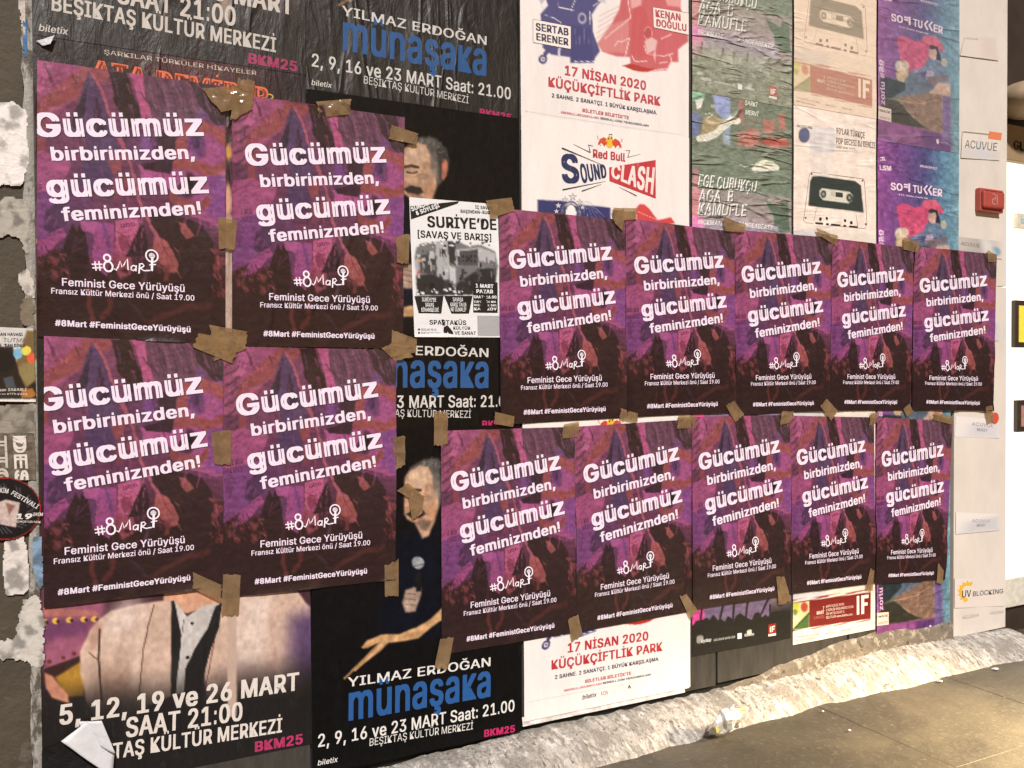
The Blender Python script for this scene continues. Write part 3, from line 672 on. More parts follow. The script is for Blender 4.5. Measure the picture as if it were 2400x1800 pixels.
s.poly([(1230, 100), (1340, 60), (1460, 300), (1500, 600), (1240, 600)], (194, 78, 84), 10)
for p in ([(1190, 0), (1220, 190), (1060, 320), (960, 400)], [(1060, 480), (1100, 430), (1130, 440), (1210, 400), (1170, 590)], [(1540, 410), (1640, 360)], [(1370, 480), (1390, 560), (1560, 590), (1660, 560)], [(1240, 580), (1270, 640), (1390, 640)], [(1300, 740), (1600, 720)], [(1630, 580), (1650, 650)], [(1520, 660), (1600, 650)]): s.line(p, 9, (240, 208, 204), 4)
s.ell(1405, 350, 38, 60, (176, 66, 70), .12); s.ell(1405, 350, 44, 66, (238, 200, 196), .1, .9, 0, .9); s.poly([(1370, 430), (1440, 390), (1500, 430), (1490, 520), (1400, 560)], (222, 178, 176), 10); s.poly([(1490, 520), (1480, 650), (1460, 560)], (230, 180, 178), 8)
for k in range(5): s.line([(860+k*10, 410-k*60), (1000+k*30, 300-k*60)], 8, (210, 130, 128), 5, .7)
# head with a crown of stars and blue band, upper part of the middle copy
s.frame(q1, 1200, 270, 4.424, warp=4)
s.poly([(255, 880), (560, 895), (560, 1400), (250, 1400)], NV, 7); s.poly([(680, 930), (1010, 960), (1010, 1400), (680, 1400)], NV, 7)
s.ell(600, 1080, 110, 190, (236, 230, 230), .05); s.ell(600, 1080, 110, 190, (60, 60, 90), .05, .9, 0, .9)
s.poly([(520, 960), (600, 915), (680, 960), (700, 1100), (500, 1100)], (54, 54, 84), 6); s.ell(600, 1060, 60, 130, (238, 232, 232), .06)
for k in range(8): s.line([(720+k*10, 900), (640+k*45, 1060)], 4, (170, 168, 190), 3, .7)
s.poly([(1270, 970), (1310, 925), (1360, 925), (1420, 980), (1500, 1090), (1640, 1060), (1680, 1120), (1300, 1200)], (204, 66, 66), 8)
s.line([(1290, 1000), (1500, 1090)], 6, (236, 170, 170), 3)
s.frame(qR); s.spec(.03, 20, 4, 5)
s.frame(qR, 1180, 1350, 4.424, warp=4)
s.poly([(1240, 495), (1330, 440), (1500, 430), (1600, 400), (1500, 470), (1370, 500)], (170, 40, 34), 5)
s.frame(q1, 1200, 270, 4.424)
s.grp = 'crown_stars'
for cx, cy, r in ((620, 850, 46), (540, 880, 38), (470, 940, 40), (450, 1000, 34), (690, 905, 38), (720, 960, 32)):
    for q_, c_ in ((1.0, (70, 70, 84)), (.80, (206, 202, 208))):
        s.shape([(cx+r*q_*(1 if k % 2 == 0 else .42)*math.cos(-math.pi/2+k*math.pi/5), cy+r*q_*(1 if k % 2 == 0 else .42)*math.sin(-math.pi/2+k*math.pi/5)) for k in range(10)], c_)
s.grp = None
# title artwork
s.grp = 'contest_logo'
s.disc(1003, 285, 44, 62, (226, 184, 52), 22)
for sg in (-1, 1):
    cx = 1003
    f = lambda pts: [(cx+sg*x, 285+(y-285)+(sg*x)*.13) for x, y in pts]
    s.shape(f([(22, 262), (60, 240), (100, 262), (118, 300), (124, 330), (112, 326), (92, 300), (70, 318), (60, 340), (48, 322), (28, 306)]), (206, 70, 46))
    s.stroke(f([(112, 268), (128, 262), (122, 240), (134, 236)]), 5, (170, 60, 50))
    s.stroke(f([(92, 300), (104, 318), (96, 336)]), 6, (200, 70, 46))
s.disc(988, 250, 8, 8, (60, 30, 30), 10); s.disc(1020, 242, 8, 8, (60, 30, 30), 10); s.stroke([(994, 250), (994, 206)], 4, (60, 30, 30)); s.stroke([(1025, 242), (1025, 204)], 4, (60, 30, 30)); s.stroke([(993, 206), (1027, 202)], 7, (60, 30, 30))
D_ = (40, 40, 48)
s.stroke([(506, 345), (700, 425), (930, 522)], 17, D_, 3); s.stroke([(514, 778), (730, 735), (960, 690)], 16, D_, 3); s.stroke([(712, 792), (820, 755), (912, 722)], 13, D_, 3)
s.stroke([(1280, 840), (1190, 795), (1100, 752)], 12, (130, 40, 50), 3)
s.stroke([(625, 305), (800, 392)], 3, D_, 9); s.stroke([(800, 394), (784, 312)], 9, D_, 5); s.stroke([(778, 314), (830, 324)], 8, D_, 4)
s.stroke([(1165, 370), (1212, 372)], 4, D_, 6); s.stroke([(1210, 370), (1188, 440)], 6, D_, 7); s.stroke([(1186, 442), (1325, 406)], 7, (110, 110, 116), 2)
s.shape([(995, 545), (1478, 468), (1478, 868), (998, 686)], (190, 50, 58))
s.grp = None
s.text('Red Bull', (828, 440), (1162, 484), 84, (186, 52, 62), .030)
s.text('S', (512, 698), (692, 698), 290, (36, 44, 82), .035)
s.text('OUND', (712, 688), (976, 660), 165, (36, 44, 82), .035, flare=(1.22, .80))
s.text('CLASH', (1010, 672), (1452, 776), 190, (240, 226, 222), .035, flare=(.66, 1.5))
# bottom text, laid out from the upper copy
s.frame(q2, 1200, 0, 4.424)
s.grp = 'name_plate'
s.shape([(210, 205), (602, 280), (602, 515), (210, 445)], (240, 232, 226)); s.frame_box([(210, 205), (602, 280), (602, 515), (210, 445)], 4, (80, 70, 70))
s.grp = 'name_plate#2'; s.shape([(1450, 80), (1828, 142), (1828, 368), (1460, 290)], (240, 228, 222)); s.frame_box([(1450, 80), (1828, 142), (1828, 368), (1460, 290)], 4, (120, 80, 80))
s.grp = None
s.text('SERTAB', (238, 318), (578, 375), 76, (38, 34, 62), .035); s.text('ERENER', (244, 420), (576, 478), 74, (38, 34, 62), .035)
s.text('KENAN', (1478, 178), (1740, 222), 74, (172, 60, 70), .032); s.text('DOĞULU', (1486, 276), (1800, 330), 74, (172, 60, 70), .032)
s.frame(qR, 1180, 1350, 4.424)
s.text('17 NİSAN 2020', (652, 786), (1486, 655), 92, RD, .027)
s.text('KÜÇÜKÇİFTLİK PARK', (484, 962), (1632, 765), 92, RD, .025)
s.text('2 SAHNE. 2 SANATÇI. 1 BÜYÜK KARŞILAŞMA.', (520, 1060), (1600, 866), 38, (40, 38, 66), .020)
s.text('BİLETLER BİLETİX’TE', (834, 1100), (1310, 1014), 32, (186, 76, 84), .028)
s.text('#REDBULLSOUNDCLASH', (612, 1190), (1004, 1116), 20, (200, 110, 116), .026); s.text('REDBULL.COM.TR/SOUNDCLASH', (1018, 1113), (1514, 1020), 20, (80, 78, 92), .026)
s.text('biletix', (804, 1272), (948, 1240), 44, (60, 58, 66), .012, shear=.2, ref='b')
s.grp = 'sponsor_marks'
s.ring(1034, 1205, 15, 17, 5, (196, 70, 84), 12); s.stroke([(1000, 1190), (1006, 1228)], 6, (196, 70, 84)); s.stroke([(1056, 1180), (1064, 1218)], 6, (196, 70, 84))
for j in range(4):
    for k in range(6): s.disc(1088+k*16, 1166-k*2+j*17, 3, 3, (176, 168, 172), 6)
s.shape([(1272, 1156), (1290, 1116), (1308, 1156), (1298, 1156), (1290, 1138), (1282, 1156)], (50, 48, 60))
s.stroke([(240, 1297), (700, 1210), (1250, 1110), (1850, 985)], 2, (200, 192, 194))
s.grp = None
mWh = paper_mat('white_sheet_print', .5, (1, 1, .3), 12, .20, ridge=.30, rvec=(1, 1, .18), rscale=6, spec=.4, mottle=.05, fine=.06)
mWhT = paper_mat('white_sheet_ink', .5, (1, 1, .3), 12, .20, ridge=.3, rvec=(1, 1, .18), rscale=6, wear=.16, wearcol=(.72, .66, .62), spec=.4, mottle=.06, fine=.06)
rp.build('contest_poster', mWh, qR, off=.0068, label='clean white contest poster with a red date, lowest of its column', group='white music contest posters', tmat=mWhT)
rp.build('contest_poster', mWh, q1, off=.0054, label='white contest poster with the yellow sun logo and navy and red title', group='white music contest posters', tmat=mWhT, tint=fade(.05, (226, 214, 206)))
rp.build('contest_poster', mWh, q2, off=.0036, label='yellowed white contest poster at the top with navy and red figures', group='white music contest posters', tmat=mWhT, tint=fade(.13, (226, 210, 200)))
e = Sheet(quadpx([(1222, 1680), (1602, 1600), (1604, 1622), (1224, 1702)]), 60, 6); e.fill((222, 216, 214)); e.spec(.3, 30, 3)
e.poly([(1600, 1540), (1620, 1540), (1620, 1620), (1600, 1620)], WP, 1)
tag(Sheet and e.build('sheet_remnant', mWh, off=.0036, cat='paper scrap', label='torn greyish paper edge showing under the lowest white contest poster'))
e = Sheet(quadpx([(1590, 1541), (1612, 1537), (1612, 1611), (1590, 1616)]), 6, 16); e.fill(WP)
e.build('sheet_remnant', mWh, off=.0062, cat='paper scrap', label='plain white strip at the lower right corner of the red date poster')

# ---- street sticker style rap night poster
xa, xb = P(1619, 230)[0], P(1852, 262)[0]
zE = P(1600, 1543)[1]
qE = rect(xa, xb, zE+pE+.01, zE)
topE = P(1625, 212)[1]; zE2 = topE-(pE)
ep = Sheet(qE, 110, 186); s = ep
qEu = up(qE, 3*pE)      # uppermost copy; text frames below follow it
s.ugrad([(0, (70, 84, 66)), (.25, (74, 86, 68)), (.5, (70, 90, 72)), (.52, (108, 96, 96)), (.78, (116, 96, 104)), (.85, (20, 18, 20)), (1, (14, 13, 14))])
q2E = up(qE, 2*pE)
s.frame(q2E, 1600, 0, 4.424, warp=4)      # the copy with the sneaker
s.poly([(80, 900), (240, 930), (200, 1050), (80, 1060)], (84, 140, 108), 12); s.poly([(230, 930), (480, 1000), (480, 1200), (400, 1230), (330, 1160), (300, 1000)], (92, 108, 168), 12)
s.poly([(400, 1180), (485, 1180), (480, 1510), (410, 1500)], (108, 134, 178), 14, .7); s.poly([(80, 1150), (170, 1200), (160, 1420), (80, 1420)], (62, 74, 128), 12)
s.poly([(560, 1020), (620, 1040), (620, 1300), (560, 1260)], (150, 70, 66), 12, .8)
s.poly([(120, 1050), (200, 1020), (180, 1120), (130, 1140)], (208, 206, 180), 6)
s.poly([(200, 1230), (290, 1200), (430, 1260), (380, 1340), (260, 1400), (180, 1400)], (126, 104, 66), 12)
s.line([(165, 1440), (250, 1430), (330, 1390), (420, 1310), (490, 1250), (555, 1260)], 70, (206, 194, 160), 6)
for d in (-14, 14): s.line([(170, 1440+d), (250, 1430+d), (335, 1390+d), (425, 1312+d), (490, 1258+d), (550, 1262+d)], 4, (110, 96, 66), 3)
for k in range(6): s.line([(230+k*34, 1250+k*8), (280+k*26, 1290+k*3)], 6, (198, 176, 128), 4)
s.line([(210, 1190), (260, 1180), (300, 1200), (240, 1230)], 6, (206, 200, 176), 4); s.ell(300, 1110, 22, 16, (200, 196, 170), .3, .8, 0, .5)
for x, y, w_, h_ in ((640, 1330, 140, 200), (820, 1240, 120, 150), (980, 1180, 70, 180), (860, 1420, 200, 120), (560, 1370, 140, 150)):
    s.poly([(x, y), (x+w_, y+14), (x+w_, y+h_), (x, y+h_-10)], (170, 66, 56), 16, .75)
s.ell(720, 1280, 90, 70, (88, 86, 74), .4, .8); s.poly([(800, 1440), (920, 1440), (1110, 1480), (1110, 1510), (800, 1500)], (150, 26, 20), 8, .8)
s.frame(q2E, 1600, 300, 4.424, warp=6)
s.poly([(700, 430), (750, 360), (830, 330), (920, 350), (990, 410), (985, 440), (880, 450), (720, 450)], (176, 180, 148), 6); s.line([(580, 385), (640, 410), (720, 380)], 7, (170, 172, 140), 3)
s.line([(990, 430), (1130, 438)], 8, (22, 22, 20), 4)
s.poly([(90, 420), (150, 430), (170, 700), (90, 980)], (150, 84, 92), 14); s.poly([(90, 640), (180, 660), (160, 980), (90, 980)], (178, 84, 96), 14)
s.poly([(200, 860), (420, 920), (960, 940), (950, 1060), (100, 1060)], (132, 108, 126), 20, .7)
s.poly([(830, 740), (900, 780), (1000, 820), (1000, 770), (1080, 760), (1100, 1080), (950, 1080), (930, 920)], (44, 70, 54), 8)
s.frame(up(qE, 3*pE), 1600, 0, 4.424, warp=8)
s.poly([(100, 350), (260, 380), (240, 560), (180, 580), (100, 540)], (208, 66, 130), 14); s.poly([(270, 400), (420, 430), (400, 590), (300, 590)], (170, 106, 130), 14)
s.poly([(420, 420), (980, 480), (980, 640), (600, 640), (430, 560)], (124, 112, 140), 16)
# crowd silhouette
s.frame(qE, 1580, 1340, 4.2538, warp=5)
s.poly([(90, 200), (290, 200), (300, 500), (180, 540), (90, 500)], (216, 70, 148), 10); s.poly([(290, 200), (950, 160), (960, 460), (300, 520)], (112, 94, 124), 12)
s.poly([(80, 480), (110, 478), (135, 500), (180, 532), (205, 495), (240, 480), (290, 470), (320, 452), (345, 478), (390, 425), (430, 480), (470, 470), (500, 500), (530, 440), (555, 450), (590, 495), (610, 440), (650, 408), (690, 440), (740, 465), (765, 478), (790, 410), (830, 395), (865, 450), (900, 425), (925, 445), (960, 400), (1120, 380), (1120, 1000), (80, 1000)], (16, 15, 17), 4)
for a_, b_ in (((258, 500), (275, 340)), ((448, 490), (482, 330)), ((580, 480), (592, 320)), ((708, 450), (722, 290)), ((850, 430), (935, 260)), ((945, 440), (950, 330))): s.line([a_, b_], 20, (16, 15, 17), 5)
s.frame(up(qE, 3*pE), 1600, 0, 4.424, warp=8)
s.ell(165, 790, 38, 44, (150, 150, 146), .1)
s.poly([(650, 880), (700, 884), (700, 935), (650, 930)], (206, 206, 190), 4)
s.frame(up(qE, 3*pE)); s.spec(.22, 26, 70, 5)
s.frame(q2E, 1600, 300, 4.424)
Ew = (240, 234, 224)
for st, a, b, h in (('EGE ÇUBUKÇU', (142, 612), (742, 668), 108), ('AGA  B', (148, 768), (505, 775), 108), ('KAMUFLE', (142, 900), (640, 916), 106)):
    s.text(st, (a[0]+5, a[1]+7), (b[0]+5, b[1]+7), h, (40, 38, 38), .02, shear=.22, jit=.35); s.text(st, a, b, h, Ew, .022, shear=.22, jit=.35)
s.text('BROKBEATZ', (144, 998), (398, 1016), 48, Ew, .012, shear=.2); s.text('PANGEABEATZ', (560, 1020), (915, 1062), 48, Ew, .012, shear=.2)
s.frame(q2E, 1600, 0, 4.424); s.text('ŞARKI', (628, 1090), (755, 1112), 46, (190, 184, 166), .01, shear=.2); s.text('MERVİ', (634, 1190), (768, 1210), 46, (190, 184, 166), .01, shear=.2)
s.frame(qE, 1580, 1340, 4.2538)
s.text('kaydıkap', (262, 706), (362, 690), 34, (220, 220, 216), .016, shear=.15, ref='b'); s.text('subcultural social club', (388, 690), (600, 655), 26, (190, 190, 186), .008, ref='b'); s.text('dublume', (692, 642), (786, 630), 30, (216, 216, 212), .016, ref='b')
s.grp = 'club_badge'
s.shape([(930, 524), (1008, 510), (1008, 606), (930, 618)], (150, 26, 24)); s.shape([(930, 620), (1008, 608), (1008, 632), (930, 642)], (226, 216, 206))
s.shape([(946, 545), (956, 543), (956, 600), (946, 602)], (236, 226, 214)); s.shape([(964, 541), (996, 535), (996, 548), (975, 552), (975, 564), (992, 561), (992, 573), (975, 576), (975, 596), (964, 598)], (236, 226, 214))
s.shape([(624, 612), (666, 606), (666, 662), (624, 668)], (214, 222, 222))
s.grp = None
mWr = paper_mat('rap_night_print', .5, (.45, 1, 1), 26, .70, ridge=1.3, rvec=(.22, 1, 1), rscale=13, wear=.30, wearcol=(.34, .33, .28), spec=.35, mottle=.25, fine=.35)
mWrT = paper_mat('rap_night_ink', .5, (.45, 1, 1), 26, .6, ridge=1.2, rvec=(.22, 1, 1), rscale=13, wear=.1, wearcol=(.2, .2, .16), spec=.3, mottle=.1, fine=.2)
def tE(k):
    def f(s_, c):
        if k > .3 and s_ is not None:
            g = (smooth(.70, .80, s_.V)*(.75 if k > .5 else .5))[:, None]; n = fbm(s_.U*30, s_.V*44, 3)[:, None]
            c = c*(1-g)+(np.array((112, 122, 96))/255.*(.55+.9*n))*g
        if k > .1: gm = c.mean(-1, keepdims=True); c = gm+(c-gm)*.68
        c = np.clip(c*(1+.45*min(1, k*3)), 0, 1)*(1-k*.7)+np.array((180, 178, 160))/255.*k*.7
        return c
    return f
mLowE = paper_mat('rap_night_print_fresh', .45, (.6, 1, 1), 16, .3, ridge=.5, rvec=(.3, 1, 1), rscale=8, spec=.4, mottle=.1)
LE = ['black and pink rap night poster with crowd silhouette at the bottom of the hoarding', 'rap night poster almost fully covered by two rows of purple posters', 'crumpled green rap night poster with sneaker, white rat and brush lettering', 'crumpled rap night poster cut by the top of the picture, with faded crowd']
for k in range(4):
    ep.build('rap_night_poster', mWr if k > 1 else mLowE, up(qE, k*pE), off=.0038+k*.0011, label=LE[k], group='rap night posters', tmat=mWrT if k > 1 else mWhT, tint=tE((0, .1, .35, .6)[k]))

# ---- cassette poster
xa, xb = P(1857, 262)[0], P(2050, 300)[0]
zC = P(1838, 1515)[1]
qC = rect(xa, xb, zC+pC+.004, zC)
cp = Sheet(qC, 100, 168); s = cp
s.fill((236, 222, 210))
s.frame(up(qC, 2*pC), 1600, 300, 4.424, warp=3)
s.ell(1245, 80, 60, 80, (92, 96, 128), .06); s.poly([(1300, 0), (1560, 0), (1560, 260), (1300, 270)], (208, 206, 208), 10, .8)
s.poly([(1300, 270), (1500, 270), (1500, 720), (1320, 700)], (222, 212, 206), 14, .6)
s.poly([(1330, 505), (1400, 500), (1780, 555), (1835, 600), (1860, 880), (1290, 810), (1305, 560)], (42, 52, 48), 6)
s.spec(.05, 20, 20)
s.poly([(1430, 630), (1720, 665), (1750, 700), (1740, 760), (1700, 785), (1440, 750), (1405, 710), (1405, 655)], (214, 212, 196), 6)
s.ell(1445, 690, 30, 40, (60, 60, 56), .12); s.ell(1715, 725, 32, 42, (60, 60, 56), .12); s.ell(1445, 690, 12, 16, (150, 150, 140), .2); s.ell(1715, 725, 12, 16, (150, 150, 140), .2)
s.frame(up(qC, 3*pC), 1600, 0, 4.424, warp=4)
s.poly([(1120, 500), (1500, 560), (1500, 760), (1120, 690)], (196, 198, 208), 26, .7); s.poly([(1500, 560), (2010, 660), (2010, 850), (1500, 780)], (222, 214, 200), 20, .6)
s.frame(qC, 1580, 1340, 4.2538, warp=2)
s.poly([(1105, 312), (1950, 202), (1950, 468), (1105, 585)], (118, 24, 22), 4)
s.line([(1100, 290), (1950, 175)], 5, (140, 40, 34), 3); s.line([(1100, 300), (1950, 188)], 3, (140, 40, 34), 2); s.line([(1105, 600), (1950, 480)], 4, (90, 30, 30), 3)
s.poly([(1165, 312), (1340, 290), (1340, 555), (1165, 578)], (206, 206, 148), 4); s.poly([(1165, 312), (1240, 302), (1240, 400), (1165, 400)], (190, 190, 70), 8)
s.poly([(1180, 575), (1335, 400), (1335, 555), (1300, 562)], (70, 100, 50), 5); s.line([(1185, 575), (1335, 410)], 14, (40, 60, 34), 4); s.ell(1290, 350, 34, 48, (176, 64, 56), .3); s.ell(1200, 400, 22, 30, (120, 130, 70), .4); s.ell(1220, 470, 24, 30, (220, 214, 190), .4)
s.frame(qC); s.spec(.05, 16, 40, 5)
s.frame(up(qC, 2*pC), 1600, 300, 4.424)
G_ = (84, 78, 72)
s.text('NOVTURK', (1170, -5), (1330, 14), 26, G_, .01); s.text('90’LAR TÜRKÇE', (1578, 60), (1875, 110), 62, (112, 106, 98), .02); s.text('POP GECESİ DJ DENİZE', (1578, 165), (1985, 215), 62, (112, 106, 98), .02); s.text('KIRIK-KIRIK 2000’S', (1580, 210), (1778, 228), 20, (150, 140, 130), .01)
s.grp = 'cassette_drawing'
O_ = (70, 66, 60)
s.stroke([(1320, 462), (1860, 530), (1872, 560), (1895, 990), (1880, 1048), (1260, 985), (1240, 960), (1298, 490), (1320, 462)], 4, O_)
for x, y in ((1322, 480), (1852, 548), (1262, 935), (1882, 1000)): s.disc(x, y, 9, 11, O_, 8)
for x, y in ((1412, 948), (1733, 985)): s.disc(x, y, 15, 19, (30, 30, 28), 10)
for x, y in ((1478, 940), (1668, 962)): s.shape([(x-11, y-15), (x+11, y-12), (x+11, y+16), (x-11, y+13)], (30, 30, 28))
s.stroke([(1370, 845), (1345, 970)], 3, O_); s.stroke([(1780, 890), (1800, 1020)], 3, O_)
for x0, x1 in ((1360, 1440), (1470, 1500), (1520, 1620), (1650, 1680), (1710, 1800)): s.stroke([(x0, 988+(x0-1360)*.1), (x1, 988+(x1-1360)*.1)], 20, (34, 34, 32))
s.shape([(1520, 658), (1560, 663), (1560, 708), (1520, 702)], (190, 186, 170)); s.shape([(1570, 668), (1645, 676), (1645, 724), (1570, 716)], (50, 52, 48))
s.grp = None
s.frame(qC, 1580, 1340, 4.2538)
s.grp = 'club_initials'
s.shape([(1812, 240), (1836, 237), (1836, 422), (1812, 426)], (240, 226, 214))
s.shape([(1856, 234), (1928, 224), (1928, 258), (1884, 264), (1884, 305), (1918, 301), (1918, 332), (1884, 337), (1884, 416), (1856, 420)], (240, 226, 214))
s.grp = None
Cw = (232, 204, 190)
s.text('7', (1470, 376), (1484, 374), 34, Cw, .02); s.text('MART', (1410, 424), (1484, 414), 34, Cw, .03); s.text('CUMARTESİ', (1378, 470), (1484, 456), 26, (190, 120, 110), .0)
for i, (t_, x1) in enumerate((('KAPI AÇILIŞ 20:00', 1684), ('ETKİNLİK BAŞLANGICI 22:00', 1778), ('ÖN SATIŞ 35.00 TL', 1690), ('BİLETLER www.biletix.com', 1768))):
    s.text(t_, (1504, 354+i*37), (x1, 354+i*37-(x1-1504)*.13), 23, Cw, .01)
s.text('Cumhuriyet Cad. No:1 Taksim', (1205, 655), (1440, 622), 15, (150, 130, 126), .0); s.text('Beyoğlu İstanbul', (1205, 690), (1400, 662), 15, (150, 130, 126), .0)
s.text('ifperformance', (1490, 620), (1590, 605), 15, (150, 130, 126), .0); s.text('ifsahnesi', (1650, 592), (1750, 576), 15, (150, 130, 126), .0)
mC = paper_mat('cassette_print', .5, (.4, 1, 1), 18, .35, ridge=.7, rvec=(.2, 1, 1), rscale=9, wear=.0, spec=.4, mottle=.06)
LC = ['white sheet with a dark red IF strip at the bottom of the hoarding', 'white cassette poster hidden behind the purple posters, only a strip showing', 'pinkish cassette poster with an upright cassette drawing and grey heading', 'faded cassette poster cut by the top of the picture, pale orange strip below']
def tC(k, c2):
    t_ = np.array(c2)/255.
    return lambda s_, c: c*(1-k)+t_*k
for k in range(4):
    cp.build('cassette_poster', mC, up(qC, k*pC), off=.0038+k*.0011, label=LC[k], group='cassette party posters', tmat=mWhT, tint=(tC(0, WP), tC(.05, WP), tC(.06, (230, 205, 190)), tC(.64, (222, 198, 172)))[k])

# ---- violet and teal concert poster
xa, xb = P(2054, 300)[0], P(2244, 300)[0]
zS = P(2037, 1518)[1]
qS = rect(xa, xb+.0, P(2050, 360)[1]-2*pS if False else zS+pS+.03, zS)
qSm = up(qS, 2*pS) if False else None
sp = Sheet(qS, 100, 168); s = sp
dS = P(2084, 445)[1]
s.ugrad([(0, (132, 74, 140)), (.5, (110, 66, 130)), (1, (110, 56, 112))])
s.ugrad([(0, (150, 80, 150)), (.25, (110, 70, 130)), (.55, (70, 74, 120)), (.8, (84, 140, 160)), (1, (110, 166, 172))], x=True, a=.85)
kS = int(round((P(2100, 400)[1]-zS)/pS-.5)); 
qm = up(qS, kS*pS-.0); s.frame(qm, 2000, 270, 5.53, warp=6)
s.poly([(560, 1330), (540, 1180), (600, 1150), (680, 1160), (780, 1200), (860, 1180), (900, 1110), (980, 1095), (1060, 1110), (1130, 1200), (1160, 1285), (960, 1240), (960, 1440), (780, 1600), (620, 1600)], (196, 74, 112), 8)
s.poly([(860, 1180), (900, 1110), (980, 1095), (1060, 1110), (1130, 1200), (1160, 1285)], (206, 92, 120), 6)
s.poly([(950, 1240), (990, 1215), (1070, 1230), (1100, 1340), (1110, 1420), (1060, 1420), (1040, 1300)], (46, 36, 40), 6)
s.poly([(955, 1280), (1040, 1260), (1060, 1300), (1040, 1400), (1000, 1420), (955, 1350)], (200, 160, 150), 6)
s.poly([(930, 1400), (1100, 1400), (1180, 1560), (1250, 1800), (900, 1800), (920, 1560), (730, 1620), (720, 1590), (900, 1500)], (98, 118, 146), 8)
s.poly([(930, 1560), (1000, 1540), (1040, 1640), (960, 1720), (900, 1700)], (176, 160, 190), 8)
s.ell(600, 1540, 78, 80, (206, 196, 176), .2); s.ell(1150, 1420, 40, 52, (196, 186, 168), .3); s.poly([(530, 1640), (660, 1600), (820, 1660), (800, 1900), (520, 1900)], (176, 150, 86), 10)
s.poly([(420, 1760), (560, 1680), (900, 1760), (860, 2000), (420, 2050)], (66, 82, 112), 14)
qt = up(qm, pS); s.frame(qt, 2000, 0, 5.53, warp=12)
s.poly([(480, 1080), (560, 960), (700, 940), (960, 1040), (1000, 1180), (900, 1240), (740, 1310), (560, 1300), (480, 1200)], (84, 98, 116), 10)
s.poly([(420, 1180), (500, 1120), (560, 1260), (640, 1330), (860, 1420), (900, 1540), (560, 1560), (410, 1560)], (88, 98, 84), 12)
s.ell(630, 860, 80, 70, (202, 184, 164), .2); s.poly([(545, 920), (700, 920), (690, 1000), (600, 1100), (545, 1020)], (196, 168, 134), 8)
s.poly([(620, 1310), (820, 1320), (1000, 1180), (1080, 1080), (1230, 1100), (1230, 1640), (1100, 1900), (820, 1780), (700, 1500)], (196, 158, 138), 14)
s.poly([(920, 1000), (1200, 980), (1220, 1060), (1100, 1060), (1000, 1160)], (110, 96, 104), 10); s.poly([(900, 1560), (1200, 1500), (1240, 1750), (1100, 1880)], (150, 122, 108), 16)
s.poly([(410, 1500), (600, 1560), (860, 1760), (900, 1830), (560, 1790), (560, 1620), (410, 1600)], (48, 66, 44), 12)
s.line([(860, 1430), (1200, 1200)], 12, (224, 190, 168), 8, .7)
s.frame(qS, 2000, 1250, 4.1475, warp=4)
s.poly([(235, 470), (480, 455), (480, 520), (350, 650), (240, 700)], (36, 48, 52), 8); s.poly([(400, 620), (700, 470), (835, 440), (835, 800), (700, 830), (480, 700)], (128, 100, 84), 12)
s.poly([(240, 700), (400, 650), (560, 760), (700, 820), (350, 880), (240, 880)], (44, 42, 34), 12); s.poly([(160, 480), (232, 470), (235, 770), (170, 780)], (160, 96, 160), 6)
s.poly([(150, 900), (910, 800), (915, 960), (150, 1080)], (128, 66, 122), 8); s.poly([(640, 850), (915, 810), (915, 960), (640, 1000)], (70, 40, 96), 40, .8)
s.line([(400, 650), (620, 600), (800, 500)], 9, (196, 150, 120), 5, .8); s.poly([(835, 440), (915, 430), (915, 900), (835, 900)], (104, 84, 134), 16)
s.frame(qS); s.spec(.24, 22, 44, 5); s.spec(.14, 70, 90, 15)
s.frame(qm, 2000, 270, 5.53)
Sw = (240, 214, 232)
s.text('SO', (465, 968), (618, 984), 92, Sw, .034); s.grp = 'band_name_bars'
for y in (892, 922): s.shape([(634, y), (688, y+6), (688, y+26), (634, y+20)], Sw)
s.shape([(692, 888), (716, 891), (716, 1000), (692, 996)], Sw)
for k in (0, 1): 
    x = 880+k*58; s.stroke([(x+56, 915+k*6), (x+16, 962+k*6), (x+56, 1034+k*6)], 22, Sw)
s.grp = None
s.text('TU', (750, 1005), (868, 1018), 96, Sw, .034); s.text('ER', (1008, 1044), (1130, 1060), 96, Sw, .034)
s.text('R.I.P. Shame, Purple Hat', (568, 1040), (945, 1092), 20, Sw, .02); s.text('#BURADAYIZ', (840, 676), (1060, 712), 30, (226, 200, 226), .02)
s.text('1', (330, 590), (410, 590), 46, Sw, .05); s.text('LSM', (324, 712), (474, 724), 62, Sw, .05)
s.grp = None
s.text('20', (355, 1650), (357, 1490), 46, Sw, .03)
s.frame(qt, 2000, 0, 5.53)
for i, ch in enumerate('2 0 2 0'.split()): pass
s.text('zorlu #Ba', (385, 1370), (378, 800), 60, (216, 166, 210), .03)
s.frame(qS, 2000, 1250, 4.1475)
s.grp = 'info_card'
s.shape([(176, 778), (342, 758), (342, 880), (182, 902)], (226, 206, 190)); s.shape([(188, 890), (205, 856), (208, 890)], (40, 36, 36))
s.disc(788, 900, 13, 24, (226, 206, 226), 14); s.grp = None
s.text('BİLET PSM BİLETİNİZ', (190, 824), (334, 802), 20, (60, 50, 50), .02); s.text('PASSOTİX', (232, 882), (332, 868), 22, (150, 110, 90), .01)
s.text('zorlu PSM', (808, 906), (884, 892), 18, (200, 150, 200), .01)
mS = paper_mat('concert_print', .42, (.45, 1, 1), 16, .45, ridge=.9, rvec=(.22, 1, 1), rscale=9, wear=.05, wearcol=(.6, .5, .55), spec=.45, mottle=.1)
LS = ['violet concert poster at the bottom of the hoarding beside the black gap', 'violet concert poster hidden behind the purple posters, only blue scraps showing', 'violet and teal concert poster with two seated figures and clear band name', 'faded violet concert poster at the top, above its sharper copy', 'x']
